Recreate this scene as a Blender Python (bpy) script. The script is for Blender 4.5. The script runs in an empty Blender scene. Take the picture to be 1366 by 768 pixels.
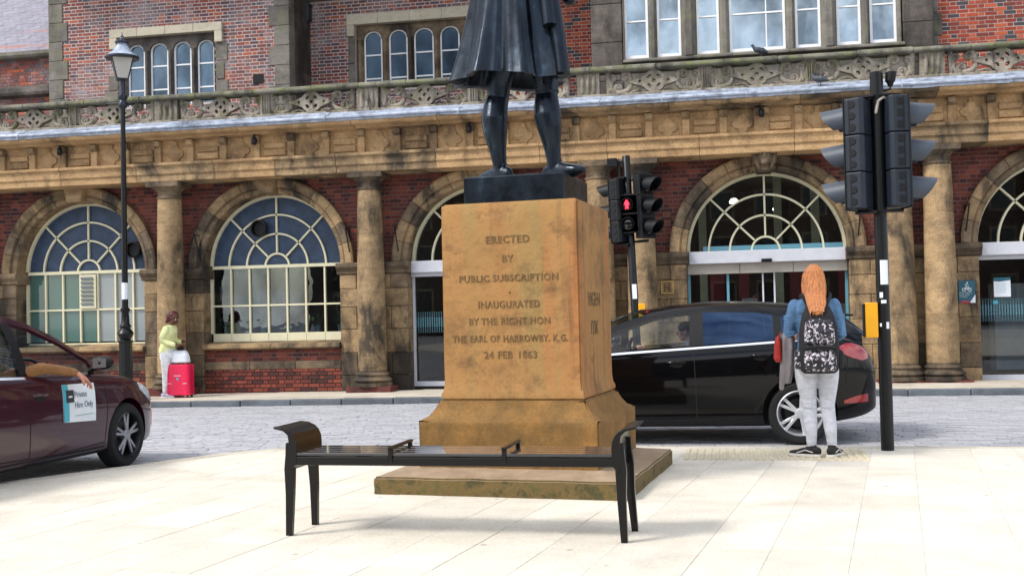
import bpy, bmesh, math, random
from mathutils import Vector, Matrix, noise
from mathutils.bvhtree import BVHTree
from math import sin, cos, pi, radians, sqrt, atan2
R = radians
random.seed(7)
S = bpy.context.scene
COL = S.collection

# ------------------------------------------------------------------ camera
YAW = R(10.9); PITCH = math.atan(36/1488.0); ROLL = R(1.3)
cam = bpy.data.cameras.new('camera'); cam_o = bpy.data.objects.new('camera', cam); COL.objects.link(cam_o)
cam.sensor_width = 36; cam.lens = 36*1488/1366.0; cam.clip_end = 2000; cam.clip_start = 0.1
f = Vector((-sin(YAW)*cos(PITCH), cos(YAW)*cos(PITCH), sin(PITCH)))
r_ = Vector((cos(YAW), sin(YAW), 0)); u_ = r_.cross(f)
rr = r_*cos(ROLL) - u_*sin(ROLL); uu = u_*cos(ROLL) + r_*sin(ROLL)
mw = Matrix((rr, uu, -f)).transposed().to_4x4(); mw.translation = Vector((0, -20.5*cos(YAW), 1.3))
cam_o.matrix_world = mw
S.camera = cam_o

# ------------------------------------------------------------------ light
SUN_EL, SUN_AZ = R(46), R(234)      # azimuth clockwise from +Y (behind and left of the camera)
w = bpy.data.worlds.new('World'); S.world = w; w.use_nodes = True
nt = w.node_tree; nt.nodes.clear()
out = nt.nodes.new('ShaderNodeOutputWorld'); bg = nt.nodes.new('ShaderNodeBackground')
sky = nt.nodes.new('ShaderNodeTexSky'); sky.sky_type = 'NISHITA'; sky.sun_disc = False
sky.sun_elevation = SUN_EL; sky.sun_rotation = SUN_AZ; sky.dust_density = 2.0; sky.air_density = 1.0
bg.inputs[1].default_value = 0.12
tc = nt.nodes.new('ShaderNodeTexCoord'); mp = nt.nodes.new('ShaderNodeMapping'); mp.inputs['Scale'].default_value = (1, 1, 2.6)
nz = nt.nodes.new('ShaderNodeTexNoise'); nz.inputs['Scale'].default_value = 2.2; nz.inputs['Detail'].default_value = 8; nz.inputs['Roughness'].default_value = .58
rp = nt.nodes.new('ShaderNodeValToRGB'); rp.color_ramp.elements[0].position = .40; rp.color_ramp.elements[1].position = .58
mx = nt.nodes.new('ShaderNodeMixRGB'); mx.inputs[2].default_value = (8.2, 8.3, 8.6, 1)
L = nt.links.new
L(tc.outputs['Generated'], mp.inputs[0]); L(mp.outputs[0], nz.inputs[0]); L(nz.outputs[0], rp.inputs[0])
L(rp.outputs[0], mx.inputs[0]); L(sky.outputs[0], mx.inputs[1]); L(mx.outputs[0], bg.inputs[0]); L(bg.outputs[0], out.inputs[0])
sl = bpy.data.lights.new('sun', 'SUN'); sl.energy = 1.8; sl.angle = R(14); sl.color = (1, .95, .88)
so = bpy.data.objects.new('sun', sl); COL.objects.link(so)
sd = Vector((sin(SUN_AZ)*cos(SUN_EL), cos(SUN_AZ)*cos(SUN_EL), sin(SUN_EL)))
so.rotation_euler = sd.to_track_quat('Z', 'Y').to_euler()
S.view_settings.view_transform = 'Standard'; S.view_settings.look = 'None'
S.view_settings.exposure = 0.92; S.view_settings.gamma = 1
S.render.engine = 'CYCLES'
S.cycles.max_bounces = 8; S.cycles.transparent_max_bounces = 12

# ------------------------------------------------------------------ materials
def hexc(h):
    c = [int(h[i:i+2], 16)/255 for i in (0, 2, 4)]
    return tuple((x/12.92 if x <= .04045 else ((x+.055)/1.055)**2.4) for x in c)
def nodes(name):
    m = bpy.data.materials.new(name); m.use_nodes = True
    n = m.node_tree; b = n.nodes['Principled BSDF']
    return m, n, b
def ramp(n, src, stops, const=False):
    r = n.nodes.new('ShaderNodeValToRGB'); cr = r.color_ramp
    if const: cr.interpolation = 'CONSTANT'
    while len(cr.elements) < len(stops): cr.elements.new(.5)
    for e, (p, c) in zip(cr.elements, stops):
        e.position = p; e.color = (c[0], c[1], c[2], 1) if not isinstance(c, (int, float)) else (c, c, c, 1)
    n.links.new(src, r.inputs[0]); return r.outputs[0]
def mix(n, fac, a, b, mode='MIX'):
    m = n.nodes.new('ShaderNodeMixRGB'); m.blend_type = mode
    for i, v in ((0, fac), (1, a), (2, b)):
        if isinstance(v, (int, float)): m.inputs[i].default_value = v if i == 0 else (v, v, v, 1)
        elif isinstance(v, tuple): m.inputs[i].default_value = (*v, 1)
        else: n.links.new(v, m.inputs[i])
    return m.outputs[0]
def noise_n(n, scale, detail=6, rough=.6, stretch=(1, 1, 1), coord='pos', dist=0.):
    if coord == 'pos': s = n.nodes.new('ShaderNodeNewGeometry').outputs['Position']
    else: s = n.nodes.new('ShaderNodeTexCoord').outputs['Object']
    mp = n.nodes.new('ShaderNodeMapping'); mp.inputs['Scale'].default_value = stretch; n.links.new(s, mp.inputs[0])
    t = n.nodes.new('ShaderNodeTexNoise'); t.inputs['Scale'].default_value = scale; t.inputs['Detail'].default_value = detail
    t.inputs['Roughness'].default_value = rough; t.inputs['Distortion'].default_value = dist
    n.links.new(mp.outputs[0], t.inputs[0]); return t.outputs[0]
def rnd(n): return n.nodes.new('ShaderNodeObjectInfo').outputs['Random']
def attr(n, name):
    a = n.nodes.new('ShaderNodeAttribute'); a.attribute_name = name; return a.outputs['Fac']
def bump(n, b, src, strength=.3, dist=.01):
    k = n.nodes.new('ShaderNodeBump'); k.inputs['Strength'].default_value = strength; k.inputs['Distance'].default_value = dist
    n.links.new(src, k.inputs['Height']); n.links.new(k.outputs[0], b.inputs['Normal'])
def simple(name, col, rough=.5, metal=0., coat=0., var=.0, bs=0, bstr=.2, spec=.5, dirt=None):
    m, n, b = nodes(name); c = hexc(col) if isinstance(col, str) else col
    b.inputs['Roughness'].default_value = rough; b.inputs['Metallic'].default_value = metal
    b.inputs['Coat Weight'].default_value = coat; b.inputs['Coat Roughness'].default_value = .04
    b.inputs['Specular IOR Level'].default_value = spec
    nz = noise_n(n, bs or 6, 5, coord='obj')
    lo = tuple(x*(1-var) for x in c); hi = tuple(min(1, x*(1+var)) for x in c)
    o = ramp(n, nz, [(.3, lo), (.7, hi)])
    if dirt:
        d = ramp(n, noise_n(n, 3, 8, .7, coord='obj'), [(.5, 0.), (.75, 1.)]); o = mix(n, d, o, hexc(dirt))
    n.links.new(o, b.inputs['Base Color'])
    if bs: bump(n, b, nz, bstr, .005)
    return m
def stone(name, a, b2, soot, soot_lo=.52, soot_hi=.75, rvar=.25, bscale=30, soot_scale=1.6, rough=.85, moss=None, stretch=(1, 1, .45), bstr=.35, spots=None):
    m, n, b = nodes(name); b.inputs['Roughness'].default_value = rough
    c = ramp(n, noise_n(n, 3.0, 8, .65, (1, 1, 2.2)), [(.3, hexc(a)), (.7, hexc(b2))])
    g = ramp(n, rnd(n), [(0, 1-rvar), (.5, 1.), (1, 1+rvar*.6)])
    c = mix(n, 1., c, g, 'MULTIPLY')
    c = mix(n, ramp(n, noise_n(n, 45, 3, .6), [(.35, .35), (.6, 0.)]), c, hexc(soot))
    s = ramp(n, noise_n(n, soot_scale, 9, .68, stretch, dist=.4), [(soot_lo, 0.), (soot_hi, .9)])
    c = mix(n, s, c, hexc(soot))
    if moss:
        c = mix(n, ramp(n, noise_n(n, 4.3, 7, .7), [(.48, 0.), (.66, .9)]), c, hexc(moss))
    if spots:     # trodden gum and small drips
        v = n.nodes.new('ShaderNodeTexVoronoi'); v.inputs['Scale'].default_value = 2.3; v.inputs['Randomness'].default_value = 1
        n.links.new(n.nodes.new('ShaderNodeNewGeometry').outputs['Position'], v.inputs[0])
        c = mix(n, ramp(n, v.outputs['Distance'], [(.035, .75), (.055, 0.)]), c, hexc(spots))
        v = n.nodes.new('ShaderNodeTexVoronoi'); v.inputs['Scale'].default_value = 7.1
        n.links.new(n.nodes.new('ShaderNodeNewGeometry').outputs['Position'], v.inputs[0])
        c = mix(n, ramp(n, v.outputs['Distance'], [(.04, .5), (.07, 0.)]), c, hexc(spots))
    n.links.new(c, b.inputs['Base Color']); bump(n, b, noise_n(n, bscale, 8, .7), bstr, .012)
    return m
def brickm(name, cols, soot, lo, hi, sc=.9, soot_amt=.85):
    m, n, b = nodes(name); b.inputs['Roughness'].default_value = .88
    t = attr(n, 'tone')
    k = len(cols)
    c = ramp(n, t, [(i/k, hexc(x)) for i, x in enumerate(cols)], True)
    c = mix(n, .35, c, ramp(n, noise_n(n, 14, 6, .7), [(.25, .05), (.75, .42)]), 'OVERLAY')
    s = ramp(n, noise_n(n, sc, 9, .72, (1, 1, .8), dist=.5), [(lo, 0.), (hi, soot_amt)])
    c = mix(n, s, c, hexc(soot))
    n.links.new(c, b.inputs['Base Color']); bump(n, b, noise_n(n, 60, 6, .7), .5, .006)
    return m
def glassm(name, tint=(.8, .85, .85), refl=(1, 1, 1), rough=.01, ior=1.5, boost=1.0, body=None, bodyfac=0., wav=.0):
    m = bpy.data.materials.new(name); m.use_nodes = True; n = m.node_tree; n.nodes.clear()
    o = n.nodes.new('ShaderNodeOutputMaterial'); tr = n.nodes.new('ShaderNodeBsdfTransparent'); gl = n.nodes.new('ShaderNodeBsdfGlossy')
    tr.inputs[0].default_value = (*tint, 1); gl.inputs[0].default_value = (*refl, 1); gl.inputs['Roughness'].default_value = rough
    fr = n.nodes.new('ShaderNodeFresnel')
    gb = n.nodes.new('ShaderNodeNewGeometry'); mr = n.nodes.new('ShaderNodeMapRange'); mr.inputs['To Min'].default_value = ior; mr.inputs['To Max'].default_value = 1/ior
    n.links.new(gb.outputs['Backfacing'], mr.inputs['Value']); n.links.new(mr.outputs[0], fr.inputs[0])
    mu = n.nodes.new('ShaderNodeMath'); mu.operation = 'MULTIPLY'; mu.inputs[1].default_value = boost; mu.use_clamp = True
    n.links.new(fr.outputs[0], mu.inputs[0]); ms = n.nodes.new('ShaderNodeMixShader')
    fac = mu.outputs[0]
    if wav:      # uneven glass: noise dims the reflection in patches, imitating mirrored shapes
        m3 = n.nodes.new('ShaderNodeMath'); m3.operation = 'MULTIPLY'; m3.use_clamp = True
        n.links.new(fac, m3.inputs[0]); n.links.new(ramp(n, noise_n(n, 1.3, 4, .55, (1, 1, .6), dist=.25), [(.36, .35), (.60, 1.)]), m3.inputs[1]); fac = m3.outputs[0]
    n.links.new(fac, ms.inputs[0]); n.links.new(gl.outputs[0], ms.inputs[2])
    if wav:
        k = n.nodes.new('ShaderNodeBump'); k.inputs['Strength'].default_value = wav; k.inputs['Distance'].default_value = .02
        n.links.new(noise_n(n, 2.2, 2), k.inputs['Height']); n.links.new(k.outputs[0], gl.inputs['Normal'])
    src = tr.outputs[0]
    if body:
        df = n.nodes.new('ShaderNodeBsdfDiffuse'); df.inputs[0].default_value = (*hexc(body), 1)
        m2 = n.nodes.new('ShaderNodeMixShader'); m2.inputs[0].default_value = bodyfac
        n.links.new(tr.outputs[0], m2.inputs[1]); n.links.new(df.outputs[0], m2.inputs[2]); src = m2.outputs[0]
    n.links.new(src, ms.inputs[1]); n.links.new(ms.outputs[0], o.inputs[0]); return m
def emis(name, col, st):
    m, n, b = nodes(name); b.inputs['Base Color'].default_value = (*hexc(col), 1)
    b.inputs['Emission Color'].default_value = (*hexc(col), 1); b.inputs['Emission Strength'].default_value = st; return m

M = {}
M['sand'] = stone('facade_sandstone', 'b89b72', '7f694d', '231f1b', .47, .63, rvar=.32)
M['sand_pale'] = stone('frieze_sandstone', 'c9a678', '987852', '352a20', .51, .70)
M['sand_dark'] = stone('sooty_sandstone', '8e7a60', '5f503e', '1d1a18', .43, .60, rvar=.3)
M['grey_stone'] = stone('weathered_grey_stone', '8d8880', '68635d', '3a3836', .45, .66, moss='6f6f55')
M['dark_stone'] = stone('blackened_stone', '726a63', '4b4541', '26231f', .42, .62)
M['bal'] = stone('balustrade_stone', 'b0a79a', '857c70', '34302c', .46, .62, soot_scale=4, moss='6d6b4c')
M['coping'] = stone('mossy_coping_stone', '8c897b', '6a675a', '33322b', .42, .60, soot_scale=3, moss='6e7448')
M['cream_stone'] = stone('pale_dressed_stone', 'cfc8b4', 'bab19b', '8a8272', .55, .8, rvar=.08)
M['red_plinth'] = stone('red_plinth_stone', '7c3a34', '5d2d2b', '2d1d1b', .5, .7)
M['ped'] = stone('pedestal_sandstone', 'b4814f', '9a6a45', '5c5230', .46, .70, rvar=.05, soot_scale=2.3, stretch=(1.6, 1.6, .3))
M['lead'] = simple('lead_flashing', '98a2b3', .45, .0, var=.35, bs=9, bstr=.7, dirt='3c424d')
M['brick_lo'] = brickm('red_brick_lower', ['74382f', '854033', '632f29', '934a38', '4f2c2a', '7a3c32'], '2f2422', .50, .78)
M['brick_r'] = brickm('orange_red_brick', ['b34f31', '9f432c', 'bf5f3a', '8f3b2a', '803c30', 'a24d34', '4a474c'], '5f3c34', .58, .85)
M['brick_l'] = brickm('weathered_mixed_brick', ['864a42', '964e40', 'b6603f', '72494a', '604850', '98564a', '6c5a62', '824840'], 'a09a9e', .46, .66, sc=1.1, soot_amt=.75)
M['mortar'] = stone('lime_mortar', 'cdc0ba', 'b1a49f', '7c716d', .56, .82, rvar=0)
M['mortar_dk'] = stone('sooty_mortar', '86736a', '6b5a53', '3c322e', .5, .75, rvar=0)
M['tile'] = stone('roof_tiles', '8d95a4', '727a8a', 'a8705c', .6, .66, stretch=(.15, 1, 2.5))
M['cream'] = simple('cream_painted_timber', 'd9d4b4', .5, var=.06)
M['white_paint'] = simple('white_painted_frame', 'e8eaec', .45, var=.05)
M['panel_blue'] = simple('blue_grey_painted_panel', '34445a', .45, var=.3, spec=.3)
M['alu'] = simple('pale_grey_metal_beam', 'bfc2ca', .4, var=.06)
M['beige_metal'] = simple('beige_metal_header', 'a09a90', .5, var=.08)
M['teal'] = simple('teal_door_frame', '5f93a3', .4, var=.05)
M['black_iron'] = simple('black_painted_iron', '07090c', .36, var=.3, bs=20, bstr=.05, spec=.35)
M['navy_iron'] = simple('dark_cast_iron_paint', '141d2b', .34, var=.3, bs=14, bstr=.1)
M['glass'] = glassm('window_glass', (.9, .93, .93), boost=1.1)
M['glass_up'] = glassm('upper_window_glass', (.35, .42, .5), (.72, .88, 1), boost=10., wav=.10)
M['glass_mid'] = glassm('old_sash_glass', (.3, .4, .45), (.6, .8, 1), boost=4., wav=.16)
M['glass_low'] = glassm('dark_sash_glass', (.3, .4, .45), (.6, .8, 1), boost=1.6, wav=.1)
M['glass_dk'] = glassm('dark_arched_window_glass', (.62, .68, .68), (.8, .9, 1), boost=3.6, wav=.12)
M['glass_green'] = glassm('obscured_green_glass', (.3, .4, .4), body='5b827a', bodyfac=.6, boost=1.6, rough=.05)
M['glass_grey'] = glassm('obscured_pale_glass', (.3, .35, .38), body='a5b0b4', bodyfac=.65, boost=1.4, rough=.05)
M['interior'] = simple('dark_interior', '4a4640', .8, var=.3)
M['int_floor'] = simple('concourse_floor', '4b4844', .4, var=.2)
M['lit_panel'] = emis('lit_ceiling_light', 'fff2dc', 5.)
M['curtain'] = simple('pale_curtain', 'b9c4cf', .8, var=.15, bs=2)
M['teal_curtain'] = simple('teal_curtain', '4c7f84', .8, var=.2)
M['red_poster'] = simple('red_poster', '9c2430', .5, var=.1)
M['cream_wall'] = simple('cream_pillar', 'cdd0b0', .6, var=.1)
M['concrete'] = stone('dark_kerb_stone', '6f767d', '555b61', '33363a', .5, .75, rvar=.2)
M['flag'] = stone('pale_paving_stone', 'dad4c6', 'c8c1b2', 'a0988a', .54, .88, rvar=.10, rough=.8, soot_scale=1.1, stretch=(1, 1, 1), bstr=.15, spots='8f8a82')
M['flag_far'] = stone('far_pavement_flags', 'c9c1b2', 'b5ac9c', '857e73', .6, .85, rvar=.14, stretch=(1, 1, 1))
M['joint'] = stone('paving_joint', 'c9c4bb', 'b9b3aa', '97918a', .5, .8, rvar=0)
M['tactile'] = stone('tactile_paving', 'd3c9af', 'c2b79d', '948b78', .6, .85, rvar=.08, stretch=(1, 1, 1))
def settm():
    m, n, b = nodes('road_setts'); b.inputs['Roughness'].default_value = .7
    c = ramp(n, attr(n, 'tone'), [(0, hexc('9fa0a5')), (.5, hexc('a8a9ad')), (.9, hexc('afafb3')), (1, hexc('aea5a5'))])
    c = mix(n, 1., c, ramp(n, rnd(n), [(0, .92), (1, 1.05)]), 'MULTIPLY')
    c = mix(n, ramp(n, noise_n(n, .7, 8, .7, (1, 2.5, 1)), [(.45, 0.), (.8, .7)]), c, hexc('8a8b94'))
    n.links.new(c, b.inputs['Base Color']); bump(n, b, noise_n(n, 50, 5, .7), .3, .006); return m
M['sett'] = settm()
M['sett_joint'] = simple('sett_joint_sand', '828388', .9, var=.2)
M['ground'] = simple('asphalt_ground', '55565a', .9, var=.2)
M['bronze'] = None
def bronzem():
    m, n, b = nodes('dark_bronze'); b.inputs['Metallic'].default_value = .75
    c = ramp(n, noise_n(n, 5, 8, .65, (1, 1, .35)), [(.35, hexc('161b22')), (.58, hexc('232c36')), (.85, hexc('4d6271'))])
    n.links.new(c, b.inputs['Base Color'])
    n.links.new(ramp(n, noise_n(n, 9, 6, .6), [(.3, .2), (.7, .42)]), b.inputs['Roughness'])
    bump(n, b, noise_n(n, 16, 5), .25, .006); return m
M['bronze'] = bronzem()
def pedm():
    m, n, b = nodes('iron_stained_sandstone'); b.inputs['Roughness'].default_value = .82
    c = ramp(n, noise_n(n, 5, 9, .7, (1, 1, 1.6)), [(.3, hexc('8f6838')), (.55, hexc('9f7644')), (.75, hexc('66482a'))])
    c = mix(n, ramp(n, noise_n(n, 2.6, 4, .5, (1, 1, .12)), [(.52, 0.), (.70, .75)]), c, hexc('a2582a'))
    c = mix(n, ramp(n, noise_n(n, 3.4, 5, .55, (1, 1, .16), dist=.2), [(.5, 0.), (.72, .5)]), c, hexc('7d7848'))
    c = mix(n, ramp(n, noise_n(n, 2.2, 9, .75), [(.50, 0.), (.68, .75)]), c, hexc('5a4227'))
    c = mix(n, ramp(n, noise_n(n, 9, 4, .6, (1, 1, .05), dist=.1), [(.56, 0.), (.68, .55)]), c, hexc('5b4628'))
    n.links.new(c, b.inputs['Base Color']); bump(n, b, noise_n(n, 28, 9, .72), .6, .014); return m
M['ped'] = pedm()
M['ped2'] = stone('brown_moulding_sandstone', '946c38', '74521f', '4a3a18', .45, .72, rvar=.02, soot_scale=3, stretch=(1, 1, .6))
def stepm():
    m, n, b = nodes('mossy_step_stone'); b.inputs['Roughness'].default_value = .85
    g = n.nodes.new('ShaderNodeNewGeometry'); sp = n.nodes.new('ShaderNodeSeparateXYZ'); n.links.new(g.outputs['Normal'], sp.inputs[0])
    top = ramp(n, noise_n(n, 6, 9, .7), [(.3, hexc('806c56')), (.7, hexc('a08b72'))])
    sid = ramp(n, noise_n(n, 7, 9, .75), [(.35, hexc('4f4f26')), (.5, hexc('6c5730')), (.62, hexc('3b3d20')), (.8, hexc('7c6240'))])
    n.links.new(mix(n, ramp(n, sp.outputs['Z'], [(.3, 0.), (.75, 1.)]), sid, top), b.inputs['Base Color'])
    bump(n, b, noise_n(n, 22, 9, .75), .6, .015); return m
M['step'] = stepm()
M['letter'] = simple('dirt_in_cut_letters', '664e30', .9, var=.5, bs=30)  # shade and dirt of cut lettering put into the colour of raised strips
M['paint_maroon'] = simple('maroon_car_paint', '32051a', .35, .1, coat=1., var=.05, spec=.2)
M['paint_black'] = simple('black_car_paint', '020204', .35, 0., coat=.55, var=.05, spec=.05)
M['tyre'] = simple('tyre_rubber', '0e0f10', .8, var=.2)
M['plastic'] = simple('black_trim_plastic', '060708', .45, var=.2, spec=.3)
M['seam'] = simple('door_gap_shadowless_black', '050506', .8)  # black ribbons and patches stand for the shade in gaps and handle hollows
M['chrome'] = simple('brushed_chrome_trim', 'e4e8ee', .18, .9)
M['alloy'] = simple('silver_alloy', 'd5d8dc', .3, .6, var=.05)
M['alloy_mid'] = simple('satin_grey_alloy', '9a9da2', .32, .6, var=.05)
M['alloy_dk'] = simple('dark_alloy', '2a2b2e', .35, .6)
M['car_glass'] = glassm('car_glass', (.78, .86, .92), boost=.8)
M['screen_glass'] = glassm('windscreen_glass', (.7, .78, .82), (.30, .36, .42), boost=1.)
M['car_glass_dk'] = glassm('privacy_glass', (.10, .14, .22), (.25, .42, .80), boost=3.0, wav=.25)
M['seat'] = simple('car_seat_fabric', '26282c', .8, var=.2)
M['lamp_red'] = simple('red_lamp_lens', '9a0a18', .12, coat=1., var=.15)
M['lamp_clear'] = simple('headlamp_lens', 'cfd6dc', .1, coat=1., var=.2)
M['lamp_amber'] = simple('amber_reflector', 'd8804a', .3, var=.1)
M['signal'] = simple('signal_housing_grey', '1c242f', .5, var=.12, spec=.35)
M['signal_bk'] = simple('signal_housing_black', '0a0d12', .5, var=.15, spec=.3)
M['visor'] = simple('signal_visor_grey', '363f4b', .5, var=.15)
M['lens_off'] = simple('dark_signal_lens', '15110f', .12, coat=.8)
M['red_on'] = emis('lit_red_figure', 'ff2030', 4.0)
M['red_dim'] = simple('unlit_red_background', '2a0508', .3)
M['yellow'] = simple('yellow_push_button_box', 'e0a010', .4, var=.05)
M['white'] = simple('white_sticker', 'dfe6ec', .5, var=.06)
M['sticker_blue'] = simple('light_blue_strip', '48a9bd', .5)
M['ink'] = simple('dark_printed_ink', '2a3038', .6)
M['ink_teal'] = simple('teal_printed_ink', '7aa8b6', .6)
M['sign_teal'] = simple('teal_sign_face', '1f5a6b', .4)
M['sign_red'] = simple('red_print', 'b03048', .5)
M['gold'] = simple('brass_plaque', 'c9a45c', .4, .3, var=.15)
M['pink'] = simple('bright_pink_suitcase_shell', 'e2084a', .3, coat=.4, var=.05)
M['skin'] = simple('skin_light', 'c98d74', .55, var=.08)
M['skin_dk'] = simple('skin_dark', '5a3426', .5, var=.08)
M['hair_ginger'] = None
M['hair_red'] = simple('dark_red_hair', '4c0d1c', .5, var=.3, bs=30)
M['hair_dk'] = simple('dark_hair', '1c1512', .5, var=.3, bs=30)
def clothm(name, c, scale, stretch, rough=.85, st=.9, var=.14):
    m, n, b = nodes(name); b.inputs['Roughness'].default_value = rough
    cc = hexc(c); z = noise_n(n, scale, 7, .6, stretch, coord='obj')
    n.links.new(ramp(n, z, [(.3, tuple(x*(1-var*2) for x in cc)), (.7, tuple(min(1, x*(1+var)) for x in cc))]), b.inputs['Base Color'])
    bump(n, b, z, st, .02); return m
M['hair_ginger'] = clothm('ginger_hair', 'c47c46', 60, (2.2, 2.2, .05), .5, .4, .32)
M['denim'] = clothm('denim_jacket_blue', '567ca2', 9, (1, 1, 1), var=.2)
M['jeans'] = clothm('pale_grey_jeans', 'c8ccd6', 11, (1, 1, 2.2), var=.10)
M['blouse'] = clothm('pale_yellow_blouse', 'ecf0b0', 8, (1, 1, 1))
M['trousers'] = clothm('white_trousers', 'eceef6', 9, (1, 1, 1.6))
M['seam_grey'] = simple('jeans_stitching', '8d919c', .9)
M['cardigan'] = clothm('grey_cardigan', '8d8789', 14, (1.5, 1, .5), st=.8)
M['redbag'] = simple('red_fabric', 'a8261c', .6, var=.2)
M['tan_sleeve'] = clothm('tan_sleeve', '8a6038', 12, (1, 1, 1))
M['shirt_blue'] = clothm('light_blue_shirt', '8fb4d4', 12, (1, 1, 1))
M['dark_cloth'] = clothm('dark_clothes', '23262c', 12, (1, 1, 1))
M['canvas_black'] = simple('black_canvas', '121218', .8, var=.3, bs=60)
def floralm():
    m, n, b = nodes('floral_print_canvas'); b.inputs['Roughness'].default_value = .8
    s = n.nodes.new('ShaderNodeTexCoord').outputs['Object']
    v = n.nodes.new('ShaderNodeTexVoronoi'); v.inputs['Scale'].default_value = 34; v.inputs['Randomness'].default_value = 1
    d = n.nodes.new('ShaderNodeTexNoise'); d.inputs['Scale'].default_value = 22; d.inputs['Detail'].default_value = 3
    n.links.new(s, d.inputs[0]); mm = mix(n, .12, s, d.outputs[1], 'ADD'); n.links.new(mm, v.inputs[0])
    c = ramp(n, v.outputs['Distance'], [(.0, hexc('b07f98')), (.10, hexc('e8e4ea')), (.38, hexc('b9b2bd')), (.5, hexc('2a2a33'))])
    c = mix(n, ramp(n, d.outputs[0], [(.40, 0.), (.46, 1.)], False), hexc('14141a'), c)
    n.links.new(c, b.inputs['Base Color']); return m
M['floral'] = floralm()
M['shoe_black'] = simple('black_canvas_shoe', '0e0e11', .7, var=.2)
M['sole'] = simple('white_rubber_sole', 'd8d4cc', .5, var=.06)
M['trainer'] = simple('pale_trainer', 'a8a5c4', .6, var=.2)
M['bench'] = simple('black_bench_paint', '040405', .3, coat=.2, var=.2, bs=18, bstr=.04, spec=.25)
M['bench_top'] = simple('glossy_dark_seat', '1b1c22', .16, coat=1., var=.2, bs=12, bstr=.04)
M['leaf'] = simple('plant_leaves', '3f6a34', .6, var=.35, bs=20)
M['pot'] = simple('pale_blue_pot', '8aa5b4', .5, var=.08)
M['pigeon'] = simple('pigeon_feathers', '3c424c', .6, var=.35, bs=14)
M['lantern_glass'] = glassm('lantern_glass', (.7, .72, .72), body='d8d4cc', bodyfac=.55, boost=1.2)
M['card_ink'] = simple('pale_card_print', '66788a', .6)
M['hotel_brick'] = simple('hotel_brick', '54443c', .9, var=.2)
M['hotel_stone'] = simple('hotel_stone', '9a8a72', .9, var=.15)
M['hotel_roof'] = simple('hotel_roof', '3d3c40', .8, var=.15)
M['hotel_glass'] = simple('hotel_window_glass', '20262c', .1, coat=.5)

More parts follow.
